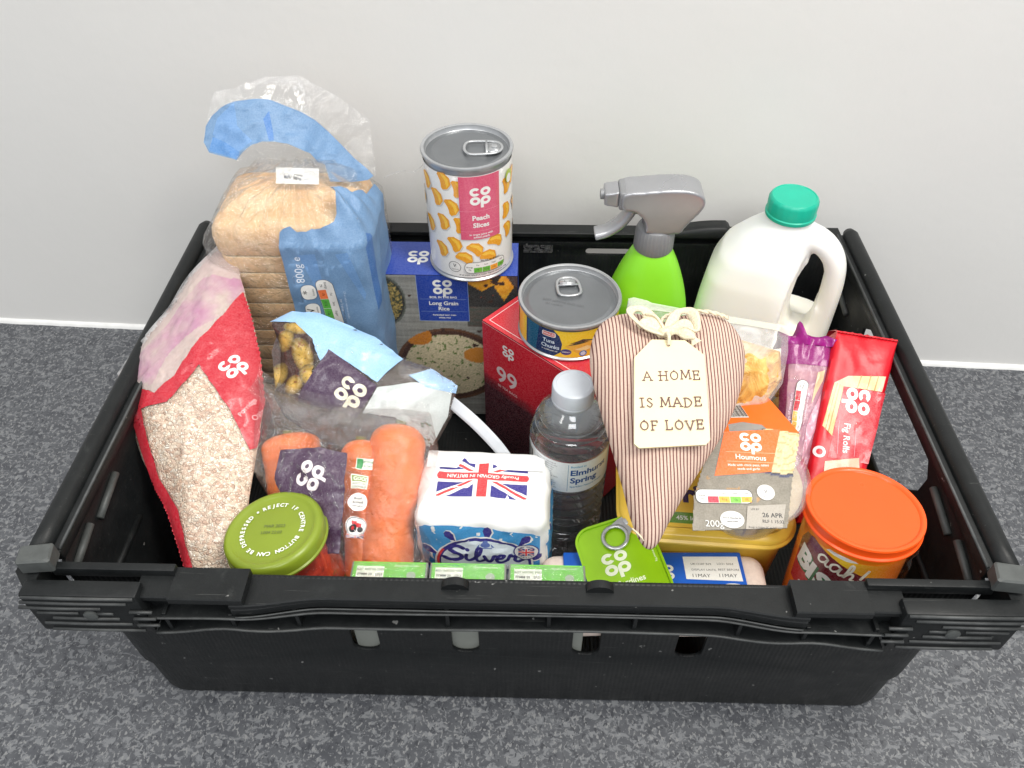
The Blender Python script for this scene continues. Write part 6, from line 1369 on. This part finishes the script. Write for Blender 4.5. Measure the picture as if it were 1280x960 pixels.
def make_figrolls():
    g = G['fig']; t = thing('biscuit_packet', 'upright red packet of fig rolls near the right side of the crate', 'biscuits', frame=g, group='biscuit packets at the right')
    o = g['out_']; TLx, TRx, BRx, BLx = [Vector((*q, 0)) for q in o]; ext = 1.32
    BR, BL = TRx+(BRx-TRx)*ext, TLx+(BLx-TLx)*ext; D_ = 34
    def S(u_, v_, h=0):
        a = TLx.lerp(TRx, u_); b = BL.lerp(BR, u_); q = b.lerp(a, v_); e = min(u_, 1-u_, 1-v_, .12)/.12; rd = 2.4*(1-max(0, e))**2
        return (q+Vector((0, 0, h-rd+.9*fbm(u_*3, v_*7, 2, 2)+.5*ridge(u_*3, v_*6, 4)**4)))*.001
    V = []; F = []; nu, nv = 24, 60
    for j in range(nv+1):
        for i in range(nu+1): V.append(S(i/nu, j/nv))
    for j in range(nv):
        for i in range(nu): a = j*(nu+1)+i; F.append((a, a+1, a+nu+2, a+nu+1))
    b0 = len(V)
    for j in range(nv+1):
        for i in range(nu+1): q = S(i/nu, j/nv); V.append(Vector((q.x, q.y, -D_*.001)))
    for j in range(nv):
        for i in range(nu): a = b0+j*(nu+1)+i; F.append((a, a+nu+1, a+nu+2, a+1))
    for i in range(nu):
        F.append((i, b0+i, b0+i+1, i+1)); a = nv*(nu+1)+i; F.append((a, a+1, b0+a+1, b0+a))
    for j in range(nv):
        a = j*(nu+1); F.append((a, a+nu+1, b0+a+nu+1, b0+a)); a += nu; F.append((a, b0+a, b0+a+nu+1, a+nu+1))
    w_ = fromdata('wrapper', V, F, 'wrap_red', t); w_.data.set_sharp_from_angle(angle=1.0)
    n_ = lambda x, y, h: Vector((x, y, h+.9))*.001
    # map from local mm to the packet face height
    du = (TRx-TLx); dv = (TLx-BL); det = du.x*dv.y-du.y*dv.x
    def Sm(x, y, h):
        d = Vector((x, y, 0))-BL; u_ = (d.x*dv.y-d.y*dv.x)/det; v_ = (du.x*d.y-du.y*d.x)/det; q = S(max(0, min(1, u_)), max(0, min(1, v_)), h); return Vector((x*.001, y*.001, q.z))
    p = Print(); cream = (226, 196, 158)
    p.poly(g['ph'], (216, 176, 146)); 
    for k in range(5):
        q = g['ph'][k % len(g['ph'])]
    a, b, c_, d_ = [Vector(q) for q in (g['ph'][0], g['ph'][1], g['ph'][2], g['ph'][3])]
    p.poly([tuple(a.lerp(b, .15)), tuple(b.lerp(a, .05)), tuple(c_.lerp(d_, .1)), tuple(d_.lerp(c_, .3))], (230, 200, 140)); 
    for k in (.35, .6, .8): p.stroke([tuple(a.lerp(b, k)), tuple(d_.lerp(c_, k))], .9, (190, 140, 80), smooth=False)
    e, f_ = Vector(g['ph'][4]), Vector(g['ph'][6]); p.poly([tuple(f_), tuple(d_), tuple(e), tuple(Vector(g['ph'][5]))], (224, 190, 128)); 
    for k in (.3, .6): p.stroke([tuple(f_.lerp(d_, k)), tuple(Vector(g['ph'][5]).lerp(e, k))], .8, (186, 138, 80), smooth=False)
    p.poly(g['red'], (192, 4, 34)); q = g['logo'][0]; ang = math.atan2(*(Vector(g['red'][1])-Vector(g['red'][0])).yx)
    p.logo(q[0], q[1], 20, WHITE, ang-PI/2+PI+PI if False else ang-PI/2); q = g['t'][0]; p.text('Fig Rolls', q[0], q[1], 7, WHITE, .01, ang-PI/2)
    for dx in (-6.5, 6.5):
        aa = ang; cx_, cy_ = q[0]+dx*math.cos(aa), q[1]+dx*math.sin(aa); v = Vector((math.cos(aa-PI/2), math.sin(aa-PI/2)))*13; p.stroke([(cx_-v.x, cy_-v.y), (cx_+v.x, cy_+v.y)], .3, (240, 170, 180), smooth=False)
    lx, ly = g['red'][3]; p.poly([(lx-2, ly-3), (lx+24, ly+2), (lx+24, ly-6), (lx-4, ly-20)], (222, 180, 150))
    p.ring(lx-6, ly+4, 4.5, 4.5, 2.2, (226, 206, 206))
    p.build('printed_panel', Sm, t, 'print_bag', 3.5, .35)
    # crimped fin along the top
    V = []; F = []; n = 44
    for i in range(n+1):
        u_ = i/n; q = S(u_, 1)*1000
        for k, (dy, dz) in enumerate(((-2, 0), (2+1.2*math.sin(i*1.1), -9), (6+1.5*noise.noise(Vector((i*.3, 0, 0))), -22), (1, -31+.8*math.sin(i*2)), (-5, -24), (-3, -8))): V.append(Vector((q.x+(1 if k else 0), q.y+dy, dz+.7*math.sin(i*2.4+k)))*.001)
    for i in range(n):
        for k in range(5): a = i*6+k; F.append((a, a+1, a+7, a+6))
    fromdata('crimped_end', V, F, 'wrap_red_dull', t)
def make_purple():
    g = G['pur']; t = thing('biscuit_packet', 'purple and clear biscuit packet with a torn purple end, left of the red packet', 'biscuits', frame=g, group='biscuit packets at the right')
    o = [Vector((*q, 0)) for q in ((g['out_'][0]), (g['out_'][1]), (g['out_'][4]), (g['out_'][5]))]; ext = 1.3
    TL, TR, BRx, BLx = o; TL = TL+Vector((0, -10, 0)); TR = TR+Vector((0, -9, 0)); BR, BL = TR+(BRx-TR)*ext, TL+(BLx-TL)*ext
    def S(u_, v_, h=0):
        q = BL.lerp(BR, u_).lerp(TL.lerp(TR, u_), v_); z = -9*(abs(u_-.5)*2)**4+1.2*fbm(u_*4, v_*9, 7)+1.5*ridge(u_*3, v_*8, 3)**4; return (q+Vector((0, 0, z+h-2)))*.001
    def sheet(name, u0, u1, v0, v1, mat, h, nu=22, nv=50, fn=None):
        V = []; F = []
        for j in range(nv+1):
            for i in range(nu+1): V.append(S(u0+(u1-u0)*i/nu, v0+(v1-v0)*j/nv, h))
        for j in range(nv):
            for i in range(nu): a = j*(nu+1)+i; F.append((a, a+1, a+nu+2, a+nu+1))
        return fromdata(name, V, F, mat, t)
    # stack of biscuits inside
    for k in range(11):
        v_ = .06+k*.082; q = S(.5, v_)*1000; bm = bmesh.new(); ux = (TR-TL).normalized()
        M = Matrix.Translation(Vector((q.x, q.y, q.z-17))*.001) @ Matrix.Rotation(math.atan2(ux.y, ux.x), 4, 'Z'); bmbox(bm, -.0175, .0175, -.0050, .0050, -.010, .010, .002, M); frombm('biscuit', bm, 'biscuit_crumb', t, True, .6)
    sheet('film', 0, 1, 0, 1, 'film_clear', .4)
    p = Print(); p.poly([(1, 22), (99, 22), (99, 86), (1, 86)], (206, 158, 178)); p.build('tinted_film', lambda x, y, h: S(x/100, y/100, h), t, 'print_sheer', 2.5, .6)
    p = Print(); pu = (140, 20, 110); mg = (170, 40, 130)
    def P2(L): return [(a*100, b*100) for a, b in L]
    p.poly(P2([(.0, .0), (1, .0), (1, .30), (.8, .25), (.6, .32), (.3, .2), (.2, .32), (.0, .25)]), (176, 30, 90)); p.poly(P2([(0, .84), (1, .84), (1, 1), (0, 1)]), pu)
    p.poly(P2([(.0, .25), (.10, .28), (.12, .84), (0, .84)]), (120, 16, 70)); p.poly(P2([(.80, .25), (.90, .25), (.93, .84), (.84, .84)]), (116, 40, 130)); p.poly(P2([(.93, .0), (1, .0), (1, .84), (.95, .84)]), (176, 40, 80))
    p.poly(P2([(.58, .30), (.80, .46), (.82, .70), (.60, .52)]), (206, 150, 168)); p.poly(P2([(.62, .62), (.80, .76), (.80, .82), (.66, .80)]), (222, 190, 150))
    p.build('printed_panel', lambda x, y, h: S(x/100, y/100, h), t, 'print_bag', 2.5, 1.0)
    p = Print(); Rr, O_ = (196, 24, 44), (240, 160, 44)
    p.nutri(0, 0, 42, 10, [Rr, Rr, O_, O_], -PI/2-.08); p.text('of your reference intake', 7.5, -2, 2.6, (240, 220, 230), 0, -PI/2-.08); p.text('Typical values per biscuit', -8, -2, 2.6, (240, 220, 230), 0, -PI/2-.08); nq = g['nut'][0]
    Wt = (TR-TL).length; Ht = (TL-BL).length
    p.build('nutrition_label', lambda x, y, h: S(.36+x/Wt, .60+y/Ht, h), t, 'print_bag', 2.5, 1.8)
    # torn, crumpled end
    V = []; F = []; n = 40; rnd = random.Random(6)
    for i in range(n+1):
        u_ = i/n; base = S(u_, .95)*1000
        pk = 8+5*noise.noise(Vector((i*.22, 1, 0)))+(9*math.exp(-((u_-.30)/.055)**2))+(4*math.exp(-((u_-.05)/.06)**2))
        for k, (dy, dz) in enumerate(((0, 1.5), (5, 4+2.5*math.sin(i*.7)), (pk, 1+3*math.sin(i*.5+1)), (pk*.75, -8+2*math.sin(i*.9)), (3, -20))): V.append(Vector((base.x-(3 if k == 2 else 0)+u_*10, base.y+dy, base.z+dz))*.001)
    for i in range(n):
        for k in range(4): a = i*5+k; F.append((a, a+1, a+6, a+5))
    fromdata('torn_end', V, F, 'wrap_purple', t)
simple('wrap_red', (206, 12, 32), .38, 45, .5, .002, .05); simple('wrap_red_dull', (204, 70, 76), .35, 80, .6, .002, .15); simple('wrap_purple', (146, 24, 120), .3, 60, .6, .002, .12); simple('biscuit_crumb', (222, 176, 126), .8, 250, .6, .001, .15)
make_purple(); make_figrolls()
def make_frosted_bag():
    g = G['frost']; t = thing('snack_bag', 'frosted plastic bag of golden snacks, wedged behind the striped heart', 'bag', frame=g)
    pl = Pillow(g['out_'], 17, 2.6, .6, 2.0, .03, 31); pl.build('film', 'film_frost', t, 28, 150)
    sn = Pillow(g['snack'], 16.5, 2.4, .6, 2.2, .05, 5); sn.build('snacks', 'snack_gold', t, 30, 140)
    p = Print(); p.poly(g['seal'], (226, 230, 214)); p.build('sealed_edge', pl.S, t, 'print_sheer', 5, 1.5)
def mat_snack():
    a = N('snack_gold'); co = a.coord(); n1 = a.noise(co, 60, 4, .6, 1.2)
    a.bsdf(a.ramp(n1, [(.35, lin((176, 120, 52))), (.5, lin((214, 164, 80))), (.65, lin((236, 206, 130)))]), .45, a.bump(n1, .8, .006))
mat_snack(); make_frosted_bag()
# ================================================================== small things
def make_small():
    V = []; F = []; pts = catmull([(-.0620, .1740, .1700), (-.0500, .1600, .1725), (-.0340, .1445, .1700), (-.0200, .1345, .1600), (-.0120, .1315, .1480)], 10)
    n = len(pts)
    for i, q in enumerate(pts):
        d = (pts[min(i+1, n-1)]-pts[max(i-1, 0)]).normalized(); s_ = d.cross(Vector((-.3, -.6, .75))).normalized(); w_ = .0047
        for k in (-1, -.5, 0, .5, 1): V.append(q+s_*w_*k+Vector((0, 0, .0002*(1-k*k))))
    for i in range(n-1):
        for k in range(4): a = i*5+k; F.append((a, a+1, a+6, a+5))
    o = fromdata('packing_strap', V, F, 'white_strap'); o.modifiers.new('s', 'SOLIDIFY').thickness = .0006
    tag(o, 'white plastic strap running down behind the sugar towards the tea box', 'strap')
    bm = bmesh.new(); prism_bm(bm, [[(-.0035, .003), (-.001, .0025), (.0004, .0035), (.0035, .003), (.0015, .0008), (.0018, -.002), (.0002, -.0045), (-.0006, -.001), (-.0024, .0008)]], 0, .0004, Matrix.Translation((.2790, .0210, .1240)) @ Matrix.Rotation(1.25, 4, 'X'))
    o = frombm('paper_scrap', bm, 'scrap_paper'); tag(o, 'tiny torn scrap of pale paper right of the orange lid', 'scrap')
make_small()
